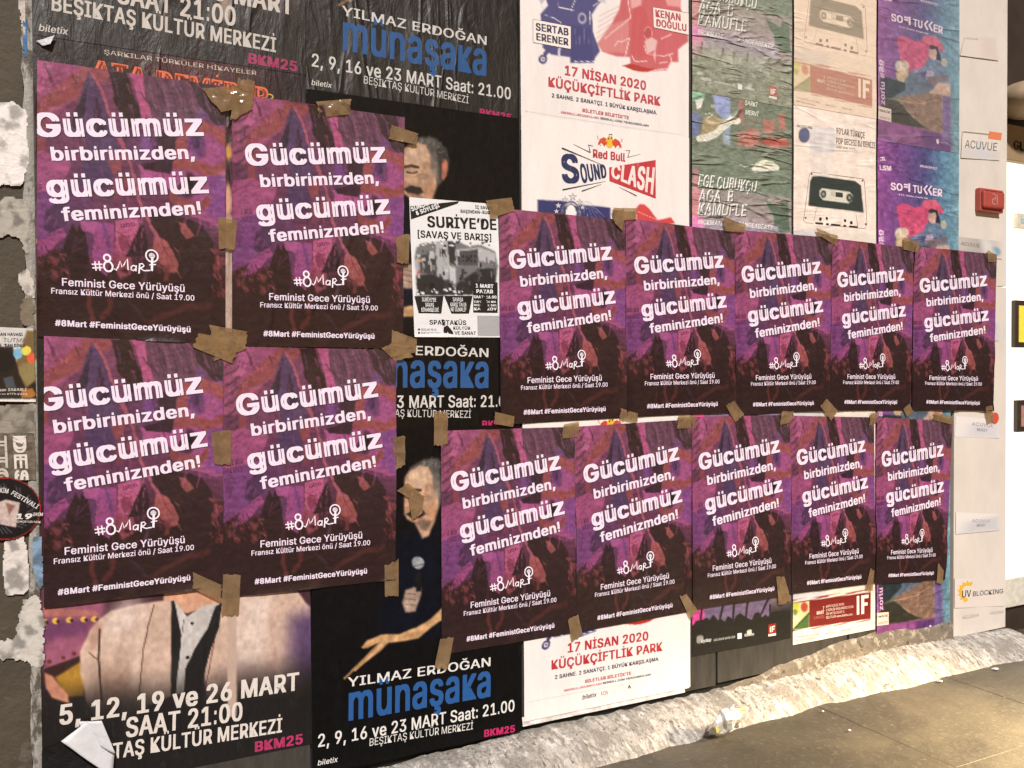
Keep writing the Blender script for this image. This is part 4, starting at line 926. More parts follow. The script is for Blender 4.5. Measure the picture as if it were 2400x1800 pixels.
for k in range(kS+2):
    j = 0 if k == 0 else (3 if k == kS+1 else (2 if k == kS else 1))
    sp.build('concert_poster', mS, up(qS if k > 1 else [qS[0], (2.946, qS[1][1]), (2.946, qS[2][1]), qS[3]], k*pS), off=.0040+k*.0010, label=LS[j], group='violet concert posters', tmat=mWhT, tint=fade((0, .05, .05, .32)[j], (150, 150, 150)))

# ---- black and white talk poster on top of the comedy poster
qT = quadpx([(957, 463), (1164, 480), (1171, 791), (969, 790)])
tp = Sheet(qT, 76, 112); s = tp
s.frame(qT, 880, 300, 2.3055, warp=4); s.fill((228, 228, 230))
s.poly([(215, 650), (240, 625), (300, 620), (430, 610), (500, 640), (560, 630), (640, 670), (655, 750), (640, 860), (600, 880), (500, 900), (380, 905), (220, 905), (215, 800), (205, 700)], (112, 112, 114), 7)
s.poly([(420, 660), (560, 645), (640, 680), (640, 740), (560, 720), (420, 750)], (176, 176, 178), 8); s.poly([(320, 625), (385, 612), (395, 700), (388, 830), (330, 800)], (170, 170, 172), 4)
s.poly([(430, 670), (550, 655), (552, 740), (440, 745)], (74, 74, 78), 4)
for k in range(5):
    for j in range(2): s.poly([(440+k*22, 690+j*24), (452+k*22, 689+j*24), (452+k*22, 700+j*24), (440+k*22, 701+j*24)], (36, 36, 38), 2)
for k in range(4): s.poly([(345+k*11, 650), (350+k*11, 650), (350+k*11, 700), (345+k*11, 700)], (60, 60, 62), 2)
s.poly([(385, 612), (425, 620), (430, 750), (395, 720)], (48, 48, 50), 4); s.poly([(235, 690), (320, 680), (325, 800), (240, 780)], (60, 60, 62), 6); s.line([(250, 700), (255, 780)], 5, (180, 180, 182), 2); s.line([(285, 690), (300, 790)], 5, (170, 170, 172), 2)
s.poly([(215, 800), (300, 790), (420, 850), (560, 760), (645, 760), (640, 880), (500, 905), (220, 905)], (40, 40, 42), 8); s.poly([(390, 740), (430, 760), (430, 880), (400, 840)], (190, 190, 192), 5)
rg_ = np.random.RandomState(5)
for k in range(90):
    x = rg_.uniform(215, 630); y = rg_.uniform(640, 880); w_ = rg_.uniform(4, 22); h_ = rg_.uniform(6, 34); g = int(rg_.choice([30, 50, 80, 130, 170, 200] if y < 780 else [20, 30, 40, 56, 90]))
    if x > 400 and y < 660: continue
    s.poly([(x, y), (x+w_, y-2), (x+w_, y+h_), (x+1, y+h_)], (g, g, g+2), 2, .8)
for k in range(70):
    x = rg_.uniform(215, 640); y = rg_.choice([rg_.uniform(610, 640), rg_.uniform(870, 905)]); r = rg_.uniform(3, 9); g = int(rg_.choice([40, 228, 228])); s.ell(x, y, r, r*.8, (g, g, g+2), .4)
s.ell(236, 718, 10, 6, (230, 150, 40), .3); s.ell(226, 778, 8, 14, (214, 40, 50), .3)
s.poly([(205, 720), (225, 700), (232, 760), (215, 800)], (190, 190, 200), 5, .7)
s.frame(qT, 880, 300, 2.3055)
K = (26, 26, 28); s.grp = 'black_banner'
s.shape([(182, 425), (446, 396), (440, 410), (188, 496)], K); s.grp = 'black_banner#2'; s.shape([(205, 910), (362, 908), (350, 1004), (228, 1002)], K); s.grp = 'black_banner#3'; s.shape([(366, 908), (520, 908), (500, 1004), (405, 1004)], K)
s.grp = 'black_banner#4'; s.shape([(522, 840), (654, 836), (655, 1000), (524, 998)], K); s.grp = 'street_map'; s.shape([(545, 1014), (668, 1016), (670, 1126), (548, 1122)], (168, 168, 170)); s.shape([(556, 1050), (600, 1030), (604, 1080), (560, 1100)], (206, 206, 208)); s.shape([(610, 1060), (664, 1052), (664, 1070), (612, 1084)], (220, 220, 222))
s.grp = 'club_emblem'; s.shape([(362, 1078), (382, 1066), (396, 1080), (412, 1100), (418, 1124), (394, 1118), (384, 1100), (378, 1124), (362, 1124)], K); s.stroke([(352, 1036), (366, 1070)], 6, K); s.stroke([(360, 1034), (358, 1066)], 6, K)
s.grp = None
Wt = (236, 236, 238)
s.text('SUNUM', (192, 452), (286, 418), 24, Wt, .035); s.text('& SÖYLEŞİ', (218, 474), (342, 428), 24, Wt, .035)
s.text('İÇ SAVAŞ', (533, 437), (625, 444), 17, K, .022); s.text('BAŞINDAN-BUGÜNE', (455, 460), (652, 470), 17, K, .022)
s.text('SURİYE’DE', (276, 536), (648, 552), 58, K, .030); s.text('[SAVAŞ VE BARIŞ]', (224, 592), (620, 612), 37, K, .022)
for t_, a, b, h, c in (('SURİYE’DE', (246, 938), (322, 940), 21, Wt), ('SAVAŞ', (264, 966), (310, 967), 21, Wt), ('DİNAMİKLERİ', (243, 993), (336, 994), 21, Wt), ('SAVAŞA', (413, 938), (469, 938), 21, Wt), ('KARŞI TAVIR', (400, 965), (486, 966), 21, Wt), ('NE OLMALI?', (402, 991), (486, 992), 21, Wt)):
    s.text(t_, a, b, h, c, .012)
for t_, a, b, h in (('1 MART', (536, 862), (632, 866), 20), ('PAZAR', (540, 892), (630, 895), 20), ('SAAT: 16.00', (525, 920), (648, 922), 15), ('CAFERAĞA MH.', (528, 944), (648, 946), 11), ('NAİLBEY SK. 58/5', (528, 962), (648, 964), 10), ('KADIKÖY', (528, 985), (650, 986), 14)): s.text(t_, a, b, h, Wt, .032)
s.text('SPARTAKÜS', (286, 1062), (486, 1064), 24, K, .02); s.text('KÜLTÜR', (415, 1089), (508, 1090), 16, K, .018); s.text('VE SANAT', (422, 1116), (538, 1118), 18, K, .018)
s.text('0532 452 98 18', (240, 1095), (322, 1096), 11, (90, 90, 94), .012); s.text('SPARTAKUSİSTANBUL', (238, 1113), (348, 1115), 11, (110, 110, 114), .012)
s.grp = 'contact_icons'; s.disc(229, 1089, 6, 6, K, 8); s.disc(229, 1108, 6, 6, K, 8); s.grp = None
mT = paper_mat('grey_print', .4, wr_scale=12, wr=.2, ridge=.2, rvec=(1, 1, .6), rscale=5, spec=.45, mottle=.04, fine=.06)
tp.build('talk_poster', mT, off=.0066, curl=.003, seed=9, label='small black and white talk poster with ruined houses beside the smiling face', cat='poster')

#@@PART4
# ------------------------------------------------------------------ white panel at the right end, its stickers and alarm box
xp0, xp1 = 2.968, 3.274
mPan = plain('panel_white', (.70, .64, .575), .42, .12, 9, .10, vec=(1, 1, .6))
pan = tag(bpy.data.objects.new('white_panel', None), 'tall cream white panel at the right end of the hoarding', 'panel'); C.objects.link(pan); pan.location = (3.12, 0, .09)
box('panel_board', xp0, xp1, -.004, .02, P(2231, 1498)[1]+.004, P(2330, 672)[1], mPan, pan, .002)
box('panel_board', xp0, xp1, -.0032, .02, P(2330, 672)[1]+.003, 2.75, mPan, pan, .002)
PO = .0142
def sticker(px, off=.0050, n=(40, 24)): return Sheet([tuple(P(x, y, off)) for x, y in px], *n)
mSt = paper_mat('sticker_print', .35, wr_scale=14, wr=.08, spec=.45, mottle=.05, fine=.03)
def st_frame(s): s.frame(s.q)
class OffSheet(Sheet):
    pass
def stick(px, fillc, label, deco, off=.0060, cat='sticker', n=(40, 26), group=None):
    # px corners refer to the plane of the panel; artwork uses unit coordinates scaled to 100 x 100
    s = Sheet([tuple(P(x, y, off)) for x, y in px], *n); s.X = s.U*100; s.Y = s.V*100
    s.unit = lambda x, y: np.array([x/100, y/100]); s.fill(fillc); deco(s)
    return s.build('sticker', mSt, off=off, label=label, cat=cat, group=group, tmat=mSt)
def d1(s):
    s.poly([(0, 60), (100, 70), (100, 100), (0, 100)], (206, 202, 200), 14); s.poly([(40, 75), (46, 20), (56, 60), (70, 96), (50, 96)], (204, 204, 208), 6)
    s.grp = 'printed_bar'; s.stroke([(2, 6), (70, 12)], 5, (150, 140, 120)); s.shape([(68, 0), (100, 4), (99, 30), (66, 26)], (222, 130, 92)); s.grp = None
    s.text('ACUVUE', (8, 62), (90, 68), 28, (104, 104, 108), .0)
def d2(s): s.poly([(55, 0), (100, 0), (100, 100), (60, 100)], (206, 192, 180), 20, .6); s.text('ACUVUE', (6, 18), (46, 20), 10, (150, 140, 130), .0)
def d3(s):
    s.ugrad([(0, (196, 188, 182)), (.5, (176, 170, 166)), (1, (214, 206, 200))], x=True); s.ell(84, 62, 12, 26, (120, 160, 178), .4); s.poly([(50, 0), (70, 0), (90, 100), (60, 100)], (222, 218, 214), 10, .8)
    s.text('ACUVUE', (6, 44), (48, 48), 20, (120, 114, 110), .0)
def d4(s): s.poly([(30, 40), (100, 20), (100, 100), (20, 100)], (202, 200, 206), 20, .8); s.text('ACUVUE', (34, 40), (84, 42), 18, (150, 150, 158), .0); s.text('MOIST', (46, 66), (70, 67), 14, (140, 140, 148), .01)
def d5(s): s.fill((206, 202, 206)); s.poly([(10, 0), (60, 0), (30, 100), (0, 100)], (186, 182, 190), 20)
def d6(s): s.poly([(20, 50), (100, 10), (100, 100), (10, 100)], (192, 190, 196), 20, .8); s.text('ACUVUE', (30, 48), (72, 50), 16, (150, 150, 160), .0); s.text('MOIST', (40, 70), (60, 71), 14, (140, 140, 148), .01)
G = 'lens brand stickers on the white panel'
stick([(2256, 305), (2348, 309), (2343, 376), (2252, 370)], (222, 214, 204), 'pale sticker with grey drop, orange tag and large grey word on the white panel', d1, group=G)
stick([(2262, 84), (2334, 88), (2340, 142), (2250, 130)], (218, 208, 198), 'faintest blank looking sticker near the top of the white panel', d2, group=G)
stick([(2246, 555), (2348, 566), (2349, 607), (2244, 598)], (190, 182, 176), 'silver grey sticker with a blue lens, above the rightmost upper purple poster', d3, group=G)
stick([(2240, 975), (2342, 985), (2342, 1027), (2238, 1024)], (228, 222, 220), 'pale grey sticker below the red round sticker on the white panel', d4, group=G)
stick([(2325, 758), (2342, 759), (2341, 799), (2324, 798)], (206, 202, 206), 'narrow grey sticker end peeking out right of the upper purple poster', d5, group=G, n=(10, 20))
stick([(2240, 1200), (2342, 1205), (2343, 1243), (2240, 1252)], (226, 220, 216), 'worn pale sticker halfway between the red round one and the yellow sun', d6, group=G)
def d7(s): s.ell(50, 50, 49, 49, (200, 78, 62), .03); s.text('acuvue', (22, 55), (78, 57), 12, (226, 150, 134), .01)
def disc_obj(name, cx, cy, r, off, mat, col, label, cat, th=.001):
    X, Z = P(cx, cy, off); n = 28
    V = [(X, -off-th, Z)]+[(X+r*math.cos(t), -off-th, Z+r*math.sin(t)) for t in np.linspace(0, 2*math.pi, n, endpoint=False)]+[(X+r*math.cos(t), -off, Z+r*math.sin(t)) for t in np.linspace(0, 2*math.pi, n, endpoint=False)]
    Fc = [(0, 1+i, 1+(i+1) % n) for i in range(n)]+[(1+i, 1+n+i, 1+n+(i+1) % n, 1+(i+1) % n) for i in range(n)]
    o = mesh_np(name, V, Fc, mat, np.tile(s2l(np.array(col)/255.), (len(V), 1)), loc=(X, -off, Z)); tag(o, label, cat); return o
disc_obj('round_sticker', 2332, 980, .022, .0072, mSt, (206, 84, 66), 'small round red sticker beside the lower right tape of the purple poster', 'sticker')
# printed sun and words near the foot of the panel
s = Sheet([tuple(P(x, y, .0050)) for x, y in ((2236, 1355), (2354, 1355), (2354, 1420), (2236, 1425))], 50, 28)
s.frame(s.q, 2000, 1250, 4.1475); s.fill((221, 211, 202))
def off_unit(off):
    def u(x, y):
        X, Z = P(x/s.k+s.ox, y/s.k+s.oy, off); return np.array(happ(s.Hi, X, Z))
    return u
s.unit = off_unit(.0050)
Y_ = (226, 178, 62); s.grp = 'printed_sun'
pts = []
cx, cy = 1110, 568
for k in range(25):
    t = math.radians(60+k*8.6); r = 112 if k % 3 == 1 else 92
    pts.append((cx+r*math.cos(t)*.95, cy-r*math.sin(t)))
inn = [(cx+62*math.cos(math.radians(60+k*17.2))*.95, cy-62*math.sin(math.radians(60+k*17.2))) for k in range(13)]
s.shape(pts+inn[::-1], Y_); s.grp = None
s.text('UV', (1050, 622), (1140, 614), 66, (60, 56, 56), .012, shear=.1); s.text('BLOCKING', (1158, 612), (1450, 582), 46, (70, 66, 66), .008, shear=.1)
s.build('printed_label', mPan and mSt, off=.0060, label='white label with half yellow sun and black words at the foot of the panel', cat='label')
e = Sheet([tuple(P(x, y, .005)) for x, y in ((2258, 1443), (2352, 1430), (2352, 1437), (2256, 1450))], 20, 4); e.fill((198, 186, 180)); e.spec(.1, 20, 3)
e.build('clear_tape', mSt, off=.0050, label='greyish clear tape strip across the bottom of the white panel', cat='tape')
# scrape marks on the panel
# red alarm box
mRed = plain('alarm_red', (.42, .075, .06), .35, .05, 20, .15)
mRedL = plain('alarm_emblem', (.62, .30, .27), .4)
X0, Zt = P(2302, 441, .03); X1, Zb = P(2354, 497, .03)
al = tag(bpy.data.objects.new('alarm_box', None), 'square red alarm box on the white panel', 'alarm box'); C.objects.link(al); al.location = ((X0+X1)/2, -.004, (Zt+Zb)/2)
box('back_plate', X0-.004, X1+.004, -.024, -.004, Zb-.004, Zt+.004, mRed, al, .004)
box('cover', X0+.004, X1-.004, -.034, -.024, Zb+.008, Zt-.006, mRed, al, .008)
bm = bmesh.new(); cx, cz = (X0+X1)/2, (Zb+Zt)/2
for pth in ([(-.014, .02), (.004, .022), (.004, .004), (-.012, .002), (-.012, -.014), (.004, -.018)], [(.014, .022), (.015, -.016)]):
    for (ax, az), (bx_, bz) in zip(pth[:-1], pth[1:]):
        d_ = Vector((bx_-ax, 0, bz-az)); n_ = Vector((-d_.z, 0, d_.x)).normalized()*.002
        p = [Vector((cx+ax, 0, cz+az))+n_, Vector((cx+ax, 0, cz+az))-n_, Vector((cx+bx_, 0, cz+bz))-n_, Vector((cx+bx_, 0, cz+bz))+n_]
        f_ = [bm.verts.new((v.x, -.0355, v.z)) for v in p]; b_ = [bm.verts.new((v.x, -.034, v.z)) for v in p]
        bm.faces.new(f_)
        for i in range(4): bm.faces.new((f_[i], f_[(i+1) % 4], b_[(i+1) % 4], b_[i]))
bmesh.ops.translate(bm, verts=bm.verts[:], vec=-al.location); bmesh.ops.recalc_face_normals(bm, faces=bm.faces[:])
me = bpy.data.meshes.new('emblem'); bm.to_mesh(me); bm.free(); me.materials.append(mRedL); oo = bpy.data.objects.new('emblem', me); C.objects.link(oo); oo.parent = al

# ------------------------------------------------------------------ concrete column at the left with torn paper
def mix_mat(name, layers, rough, bump=.6, bscale=14, dist=.012):
    """base colour with stains: layers = [(colour, noise scale, lo, hi, vec)] put on top of one another"""
    m = bpy.data.materials.new(name); t, b = nodes(m); col = None
    for c, sc_, lo, hi, vec in layers:
        if col is None:
            n = noise_node(t, sc_, 5, .6, vec); r = ramp(t, n.outputs[0], lo, hi, tuple(np.array(c)*.6)+(1,), tuple(c)+(1,)); col = r.outputs[0]; continue
        n = noise_node(t, sc_, 7, .68, vec, .3); r = ramp(t, n.outputs[0], lo, hi)
        mx = N(t, 'ShaderNodeMix', data_type='RGBA'); t.links.new(r.outputs[0], mx.inputs[0]); t.links.new(col, mx.inputs[6]); mx.inputs[7].default_value = (*c, 1); col = mx.outputs[2]
    t.links.new(col, b.inputs['Base Color']); b.inputs['Roughness'].default_value = rough
    n = noise_node(t, bscale, 9, .65); bp = N(t, 'ShaderNodeBump'); bp.inputs['Strength'].default_value = bump; bp.inputs['Distance'].default_value = dist
    t.links.new(n.outputs[0], bp.inputs['Height']); t.links.new(bp.outputs[0], b.inputs['Normal'])
    return m
mCol = mix_mat('column_concrete', [((.085, .066, .044), 6, .25, .75, (1, 1, 1)), ((.24, .21, .17), 9, .58, .72, (1, 1, 1)), ((.035, .036, .026), 9, .60, .70, (1, 1, 1))], .75, .5, 30)
nx, ny = 40, 260
xs = np.linspace(-.75, -.070, nx); zs = np.linspace(2.8, -.02, ny); XX, ZZ = [a.ravel() for a in np.meshgrid(xs, zs)]
YY = -.0025-.004*(fbm(XX*9, ZZ*9, 4, 4)-.5)
colm = mesh_np('front_face', np.stack([XX, YY, ZZ], 1)-np.array([-.4, 0, 0]), gridfaces(nx, ny), mCol, smoothf=True)
col_root = tag(bpy.data.objects.new('concrete_column', None), 'dirty brown concrete column left of the hoarding with torn paper remains', 'column'); C.objects.link(col_root); col_root.location = (-.4, 0, 0)
colm.parent = col_root
box('core', -.75, -.066, .012, .5, -.02, 2.8, mCol, col_root)
# edge strip of the hoarding: worn paint over wood, with a ragged outline
mEdge = mix_mat('edge_strip', [((.42, .40, .36), 14, .3, .7, (1, 1, .3)), ((.10, .085, .065), 26, .52, .60, (1, 1, .4)), ((.10, .24, .38), 6, .66, .70, (1, 1, .6)), ((.5, .48, .45), 40, .62, .68, (1, 1, .2))], .6, .6, 40)
nx, ny = 6, 400
zs = np.linspace(2.75, .02, ny); V = []
for z in zs:
    l = -.071+.009*(fbm(np.array([z*30]), np.array([1.]), 3, 3)[0]-.5); V += [(l+(XL+.001-l)*i/(nx-1), -.0045-.003*math.sin(i/(nx-1)*math.pi), z) for i in range(nx)]
tag(mesh_np('edge_strip', V, gridfaces(nx, ny), mEdge, loc=(-.06, 0, .02), smoothf=True), 'narrow scuffed whitish strip with blue paint between column and hoarding', 'trim strip')

def torn(px, fillc, label, off=.0078, n=26, jag=.10, seed=1, mat=None, art=None, group='torn white paper remains on the column', name='paper_remnant', cat='paper scrap'):
    """paper remnant: polygon outline made ragged, kept as its own thin mesh"""
    from mathutils.geometry import tessellate_polygon
    pts = []
    m = len(px)
    for i in range(m):
        a, b = np.array(px[i], float), np.array(px[(i+1) % m], float); L = np.linalg.norm(b-a); k = max(2, int(L/4))
        nn = np.array([-(b-a)[1], (b-a)[0]])/(L+1e-9)
        for j in range(k):
            q = a+(b-a)*j/k; r = (fbm(np.array([q[0]*.11+seed]), np.array([q[1]*.11]), seed, 4)[0]-.5)*2*jag*60*(.25 if j == 0 else 1)
            pts.append(q+nn*r)
    bx = np.array(pts); x0, y0 = bx.min(0); x1, y1 = bx.max(0)
    gx = max(6, int((x1-x0)/2.6)); gy = max(6, int((y1-y0)/2.6))
    s = Sheet([tuple(P(x, y, off)) for x, y in ((x0, y0), (x1, y0), (x1, y1), (x0, y1))], gx, gy)
    s.X = x0+s.U*(x1-x0); s.Y = y0+s.V*(y1-y0); s.fill(fillc)
    nz = fbm(s.U*gx*.09, s.V*gy*.09, seed+5, 4); s.c *= (1-.30*smooth(.45, .7, nz))[:, None]
    if art: art(s)
    H = homog(UNIT, s.q); X, Z = happ(H, s.U, s.V)
    ins = np.zeros(len(X), bool); P_ = bx
    for i in range(len(P_)):
        xa_, ya_ = P_[i]; xb_, yb_ = P_[(i+1) % len(P_)]
        c = ((ya_ > s.Y) != (yb_ > s.Y)) & (s.X < (xb_-xa_)*(s.Y-ya_)/((yb_-ya_) or 1e-9)+xa_); ins ^= c
    Fq = gridfaces(gx, gy); Fq = Fq[ins[Fq].sum(1) >= 3]
    used = np.unique(Fq); mp_ = np.zeros(len(X), int); mp_[used] = np.arange(len(used))
    d = .0015*(fbm(X*60, Z*60, seed, 3)-.3)
    V = np.stack([X, -(off+d), Z], 1)[used]; cen = V.mean(0)
    o = mesh_np(name, V, mp_[Fq], mat or mSt2, s2l(s.c[used]), loc=tuple(cen), smoothf=True)
    return tag(o, label, cat, group)
mSt2 = paper_mat('torn_paper', .65, wr_scale=30, wr=.4, spec=.3, mottle=.12, fine=.2)
LW = (236, 230, 226)
torn([(-20, 244), (30, 234), (62, 262), (68, 380), (50, 436), (-20, 434)], LW, 'broad white torn paper on the column beside the large white heading letters', seed=2)
torn([(40, -10), (60, -10), (62, 60), (56, 100), (46, 40)], (196, 188, 178), 'narrow white torn paper at the very top of the column edge', seed=3, jag=.06)
torn([(52, 50), (64, 44), (66, 130), (58, 136), (50, 90)], (70, 118, 168), 'small blue paper scrap on the column edge near the top', seed=4, jag=.05)
torn([(10, 458), (64, 470), (72, 540), (64, 600), (48, 566), (20, 548), (-14, 560), (-14, 480)], (176, 170, 158), 'greyish half peeled paper below the broad white one', seed=5, jag=.12)
torn([(40, 640), (64, 628), (82, 662), (80, 700), (60, 690), (44, 668)], (206, 198, 188), 'small pale flake patch above the party flyer', seed=6, jag=.12)
torn([(52, 700), (76, 690), (84, 760), (60, 766), (44, 745)], (124, 112, 94), 'thin greyish paint patch directly above the party flyer corner', seed=16, jag=.14)
torn([(-10, 950), (78, 946), (84, 1010), (84, 1124), (-10, 1124)], (150, 142, 128), 'mottled grey sheet carrying faded upright letters', seed=7, jag=.08)
torn([(10, 1268), (56, 1252), (66, 1300), (70, 1380), (56, 1392), (14, 1398), (4, 1340)], (222, 214, 208), 'tall white paper strip under the round festival sticker', seed=8, jag=.06)
torn([(74, 1258), (100, 1256), (102, 1360), (96, 1392), (80, 1350), (74, 1300)], (132, 160, 186), 'light blue streaked paper strip next to the hoarding edge', seed=9, jag=.07)
torn([(50, 1400), (94, 1396), (104, 1470), (104, 1560), (86, 1570), (52, 1548), (-14, 1540), (-14, 1500), (30, 1500), (38, 1470)], (204, 198, 190), 'large ragged grey and white paper remnant low on the column', seed=10, jag=.2)
# letters on the mottled sheet, rotated
def lettersheet():
    q = [tuple(P(x, y, .0092)) for x, y in ((-30, 1015), (80, 1015), (84, 1125), (-30, 1125))]
    s = Sheet(q, 40, 40); s.unit0 = s.unit
    s.unit = lambda x, y: np.array([(x+30)/112., (y-1015)/110.])
    s.X = -30+s.U*112; s.Y = 1015+s.V*110; s.fill((104, 94, 80)); s.spec(.35, 12, 12)
    s.text('DES', (32, 1022), (36, 1140), 30, (222, 214, 204), .05); s.text('TTG', (-14, 1022), (-10, 1140), 30, (200, 192, 180), .05)
    s.build('letter_sheet', mSt2, off=.0092, label='torn grey sheet with large pale letters turned sideways', cat='poster')
lettersheet()
def flyer():
    q = [tuple(P(x, y, .0096)) for x, y in ((-60, 764), (78, 770), (84, 942), (-60, 940))]
    s = Sheet(q, 70, 90); s.frame(q, 0, 560, 3.95, warp=3)
    f0 = s.unit
    def u(x, y):
        X, Z = P(x/s.k+s.ox, y/s.k+s.oy, .0096); return np.array(happ(s.Hi, X, Z))
    s.unit = u
    s.fill((206, 204, 200)); s.poly([(250, 850), (325, 850), (345, 1000), (345, 1470), (200, 1470), (130, 1200), (200, 1000)], (120, 96, 56), 16)
    s.poly([(130, 1200), (340, 1100), (340, 1300), (260, 1360)], (150, 140, 96), 20, .6); s.poly([(-300, 1480), (345, 1480), (345, 1300), (240, 1380), (180, 1250), (120, 1000), (-300, 1000)], (34, 28, 24), 12)
    s.ell(30, 1130, 110, 110, (22, 18, 18), .08); s.poly([(30, 1290), (120, 1270), (150, 1380), (60, 1380)], (70, 76, 84), 8)
    s.ell(168, 1062, 44, 48, (120, 176, 206), .1); s.ell(244, 1035, 44, 44, (222, 206, 90), .1); s.ell(296, 1104, 46, 48, (222, 92, 60), .1)
    s.poly([(200, 1390), (300, 1380), (340, 1440), (300, 1470), (200, 1470)], (170, 110, 50), 12); s.poly([(-300, 1488), (350, 1482), (350, 1520), (-300, 1520)], (222, 214, 206), 3)
    s.spec(.08, 30, 40)
    s.text('ROMAN HAVASI', (-80, 895), (212, 897), 28, (40, 38, 60), .028); s.text('TUTMAZ', (26, 955), (275, 958), 38, (110, 96, 90), .0, shear=.2); s.text('NESE_’DAN DİNLE', (-70, 1000), (234, 1000), 30, (34, 40, 60), .028)
    s.text('Hasan SAKARLI', (-60, 1410), (243, 1407), 26, (214, 208, 196), .012, shear=.15); s.text('Ercan KIZILKAYA', (-40, 1450), (254, 1450), 24, (214, 208, 196), .008, shear=.15)
    s.build('party_flyer', mSt, off=.0096, curl=.002, seed=4, label='small party flyer with a dark figure and three coloured balls on the column', cat='flyer')
flyer()
def fest():
    q = [tuple(P(x, y, .0108)) for x, y in ((-110, 1116), (97, 1116), (97, 1266), (-110, 1266))]
    s = Sheet(q, 90, 66); s.frame(q, 0, 800, 2.764)
    def u(x, y):
        X, Z = P(x/s.k+s.ox, y/s.k+s.oy, .0108); return np.array(happ(s.Hi, X, Z))
    s.unit = u
    s.fill((18, 16, 20)); cx, cy = 30, 1080
    for k in range(26):
        t = k*1.9; s.line([(cx+190*math.cos(t), cy+160*math.sin(t)), (cx+150*math.cos(t+.2), cy+120*math.sin(t+.2))], 5, (150, 150, 160), 4, .6)
    s.ell(cx, cy, 236, 200, (176, 36, 34), .008, 1, 0, .975)
    s.poly([(-10, 1040), (40, 1020), (130, 1040), (105, 1200), (0, 1180)], (196, 176, 170), 5); s.poly([(40, 1040), (100, 1060), (60, 1120)], (130, 76, 66), 6, .8); s.spec(.15, 40, 30)
    s.text('NİM', (-10, 975), (52, 985), 30, (220, 216, 214), .02); s.text('FESTİVALİ', (70, 990), (238, 1085), 34, (220, 216, 214), .02)
    s.text('19', (100, 1150), (205, 1150), 34, (232, 226, 222), .035, shear=.2); s.text('EKİM', (215, 1130), (275, 1130), 20, (232, 226, 222), .02, shear=.2); s.text('KÜÇÜKÇİFTLİK PARK', (85, 1172), (262, 1176), 12, (220, 214, 212), .02, shear=.2)
    # cut round
    H = homog(UNIT, q); keep = (((s.X-cx)/236)**2+((s.Y-cy)/200)**2 < 1.0)
    X, Z = happ(H, s.U, s.V); Fq = gridfaces(s.nx, s.ny); Fq = Fq[keep[Fq].sum(1) >= 2]; us = np.unique(Fq); mm = np.zeros(len(X), int); mm[us] = np.arange(len(us))
    V = np.stack([X, -.0108-.0006*fbm(X*40, Z*40, 2), Z], 1)[us]; cen = V.mean(0)
    o = mesh_np('festival_sticker', V, mm[Fq], mSt, s2l(s.c[us]), loc=tuple(cen), smoothf=True); tag(o, 'round black festival sticker with red rim on the column', 'sticker')
    for pts, tri, c, k, g in s.T:
        x, z = happ(H, pts[:, 0], pts[:, 1]); mesh_np('lettering', np.stack([x, -.0120-np.floor(np.arange(len(x))*4/len(x))*.00003, z], 1), tri, mSt, np.tile(s2l(c), (len(x), 1)), parent=o, loc=tuple(cen))
fest()

# ------------------------------------------------------------------ folded white paper flap at the lower left, small curled tear at the upper left
mFlap = plain('flap_paper', (.62, .62, .64), .55, .3, 18, .12)
def flap(px, offs, label, n=12, name='paper_flap', folds=.004, seed=1):
    (a, b, c, d) = [np.array(p, float) for p in px]; V = []
    for j in range(n):
        for i in range(n):
            u, v = i/(n-1), j/(n-1); q = (a*(1-u)+b*u)*(1-v)+(d*(1-u)+c*u)*v
            o_ = (offs[0]*(1-u)+offs[1]*u)*(1-v)+(offs[3]*(1-u)+offs[2]*u)*v+folds*(fbm(np.array([u*5.]), np.array([v*5.]), seed, 2)[0]-.5)
            X, Z = P(q[0], q[1], .010); V.append((X, -o_, Z))
    V = np.array(V); o = mesh_np(name, V, gridfaces(n, n), mFlap, loc=tuple(V.mean(0)), smoothf=True)
    md = o.modifiers.new('thickness', 'SOLIDIFY'); md.thickness = .0006
    return tag(o, label, 'paper scrap')
torn([(96, 1760), (150, 1738), (214, 1746), (262, 1748), (266, 1786), (268, 1830), (96, 1830)], (17, 15, 17), 'bare black torn area beside the white paper flap at the lower left', off=.0078, seed=31, jag=.03, group=None)
flap([(182, 1692), (238, 1686), (270, 1760), (205, 1735)], (.008, .020, .030, .012), 'folded white paper flap covering the start of the lower left venue line', seed=3)
flap([(143, 1730), (205, 1688), (268, 1762), (262, 1812)], (.030, .014, .016, .034), 'larger half of the peeled white paper at the lower left corner', seed=5)
flap([(84, 96), (128, 84), (118, 106), (100, 108)], (.008, .014, .020, .010), 'tiny curled paper tear under the upper left ticket mark', seed=7)

# ------------------------------------------------------------------ brown packing tape
def tape_mat():
    m = bpy.data.materials.new('brown_tape'); t, b = nodes(m)
    n = noise_node(t, 18, 5, .6, (1, 1, 1), .8); r = ramp(t, n.outputs[0], .35, .65, (.20, .125, .062, 1), (.30, .195, .105, 1))
    t.links.new(r.outputs[0], b.inputs['Base Color']); b.inputs['Roughness'].default_value = .17; b.inputs['Specular IOR Level'].default_value = .7
    n2 = noise_node(t, 30, 3, .5, (1, 1, .45), 1.6); bp = N(t, 'ShaderNodeBump'); bp.inputs['Strength'].default_value = .55; bp.inputs['Distance'].default_value = .005
    t.links.new(n2.outputs[0], bp.inputs['Height']); t.links.new(bp.outputs[0], b.inputs['Normal'])
    tr = N(t, 'ShaderNodeBsdfTransparent'); tr.inputs[0].default_value = (.95, .8, .55, 1); mx = N(t, 'ShaderNodeMixShader'); mx.inputs[0].default_value = .74
    t.links.new(tr.outputs[0], mx.inputs[1]); t.links.new(b.outputs[0], mx.inputs[2]); t.links.new(mx.outputs[0], t.nodes['Material Output'].inputs[0])
    return m
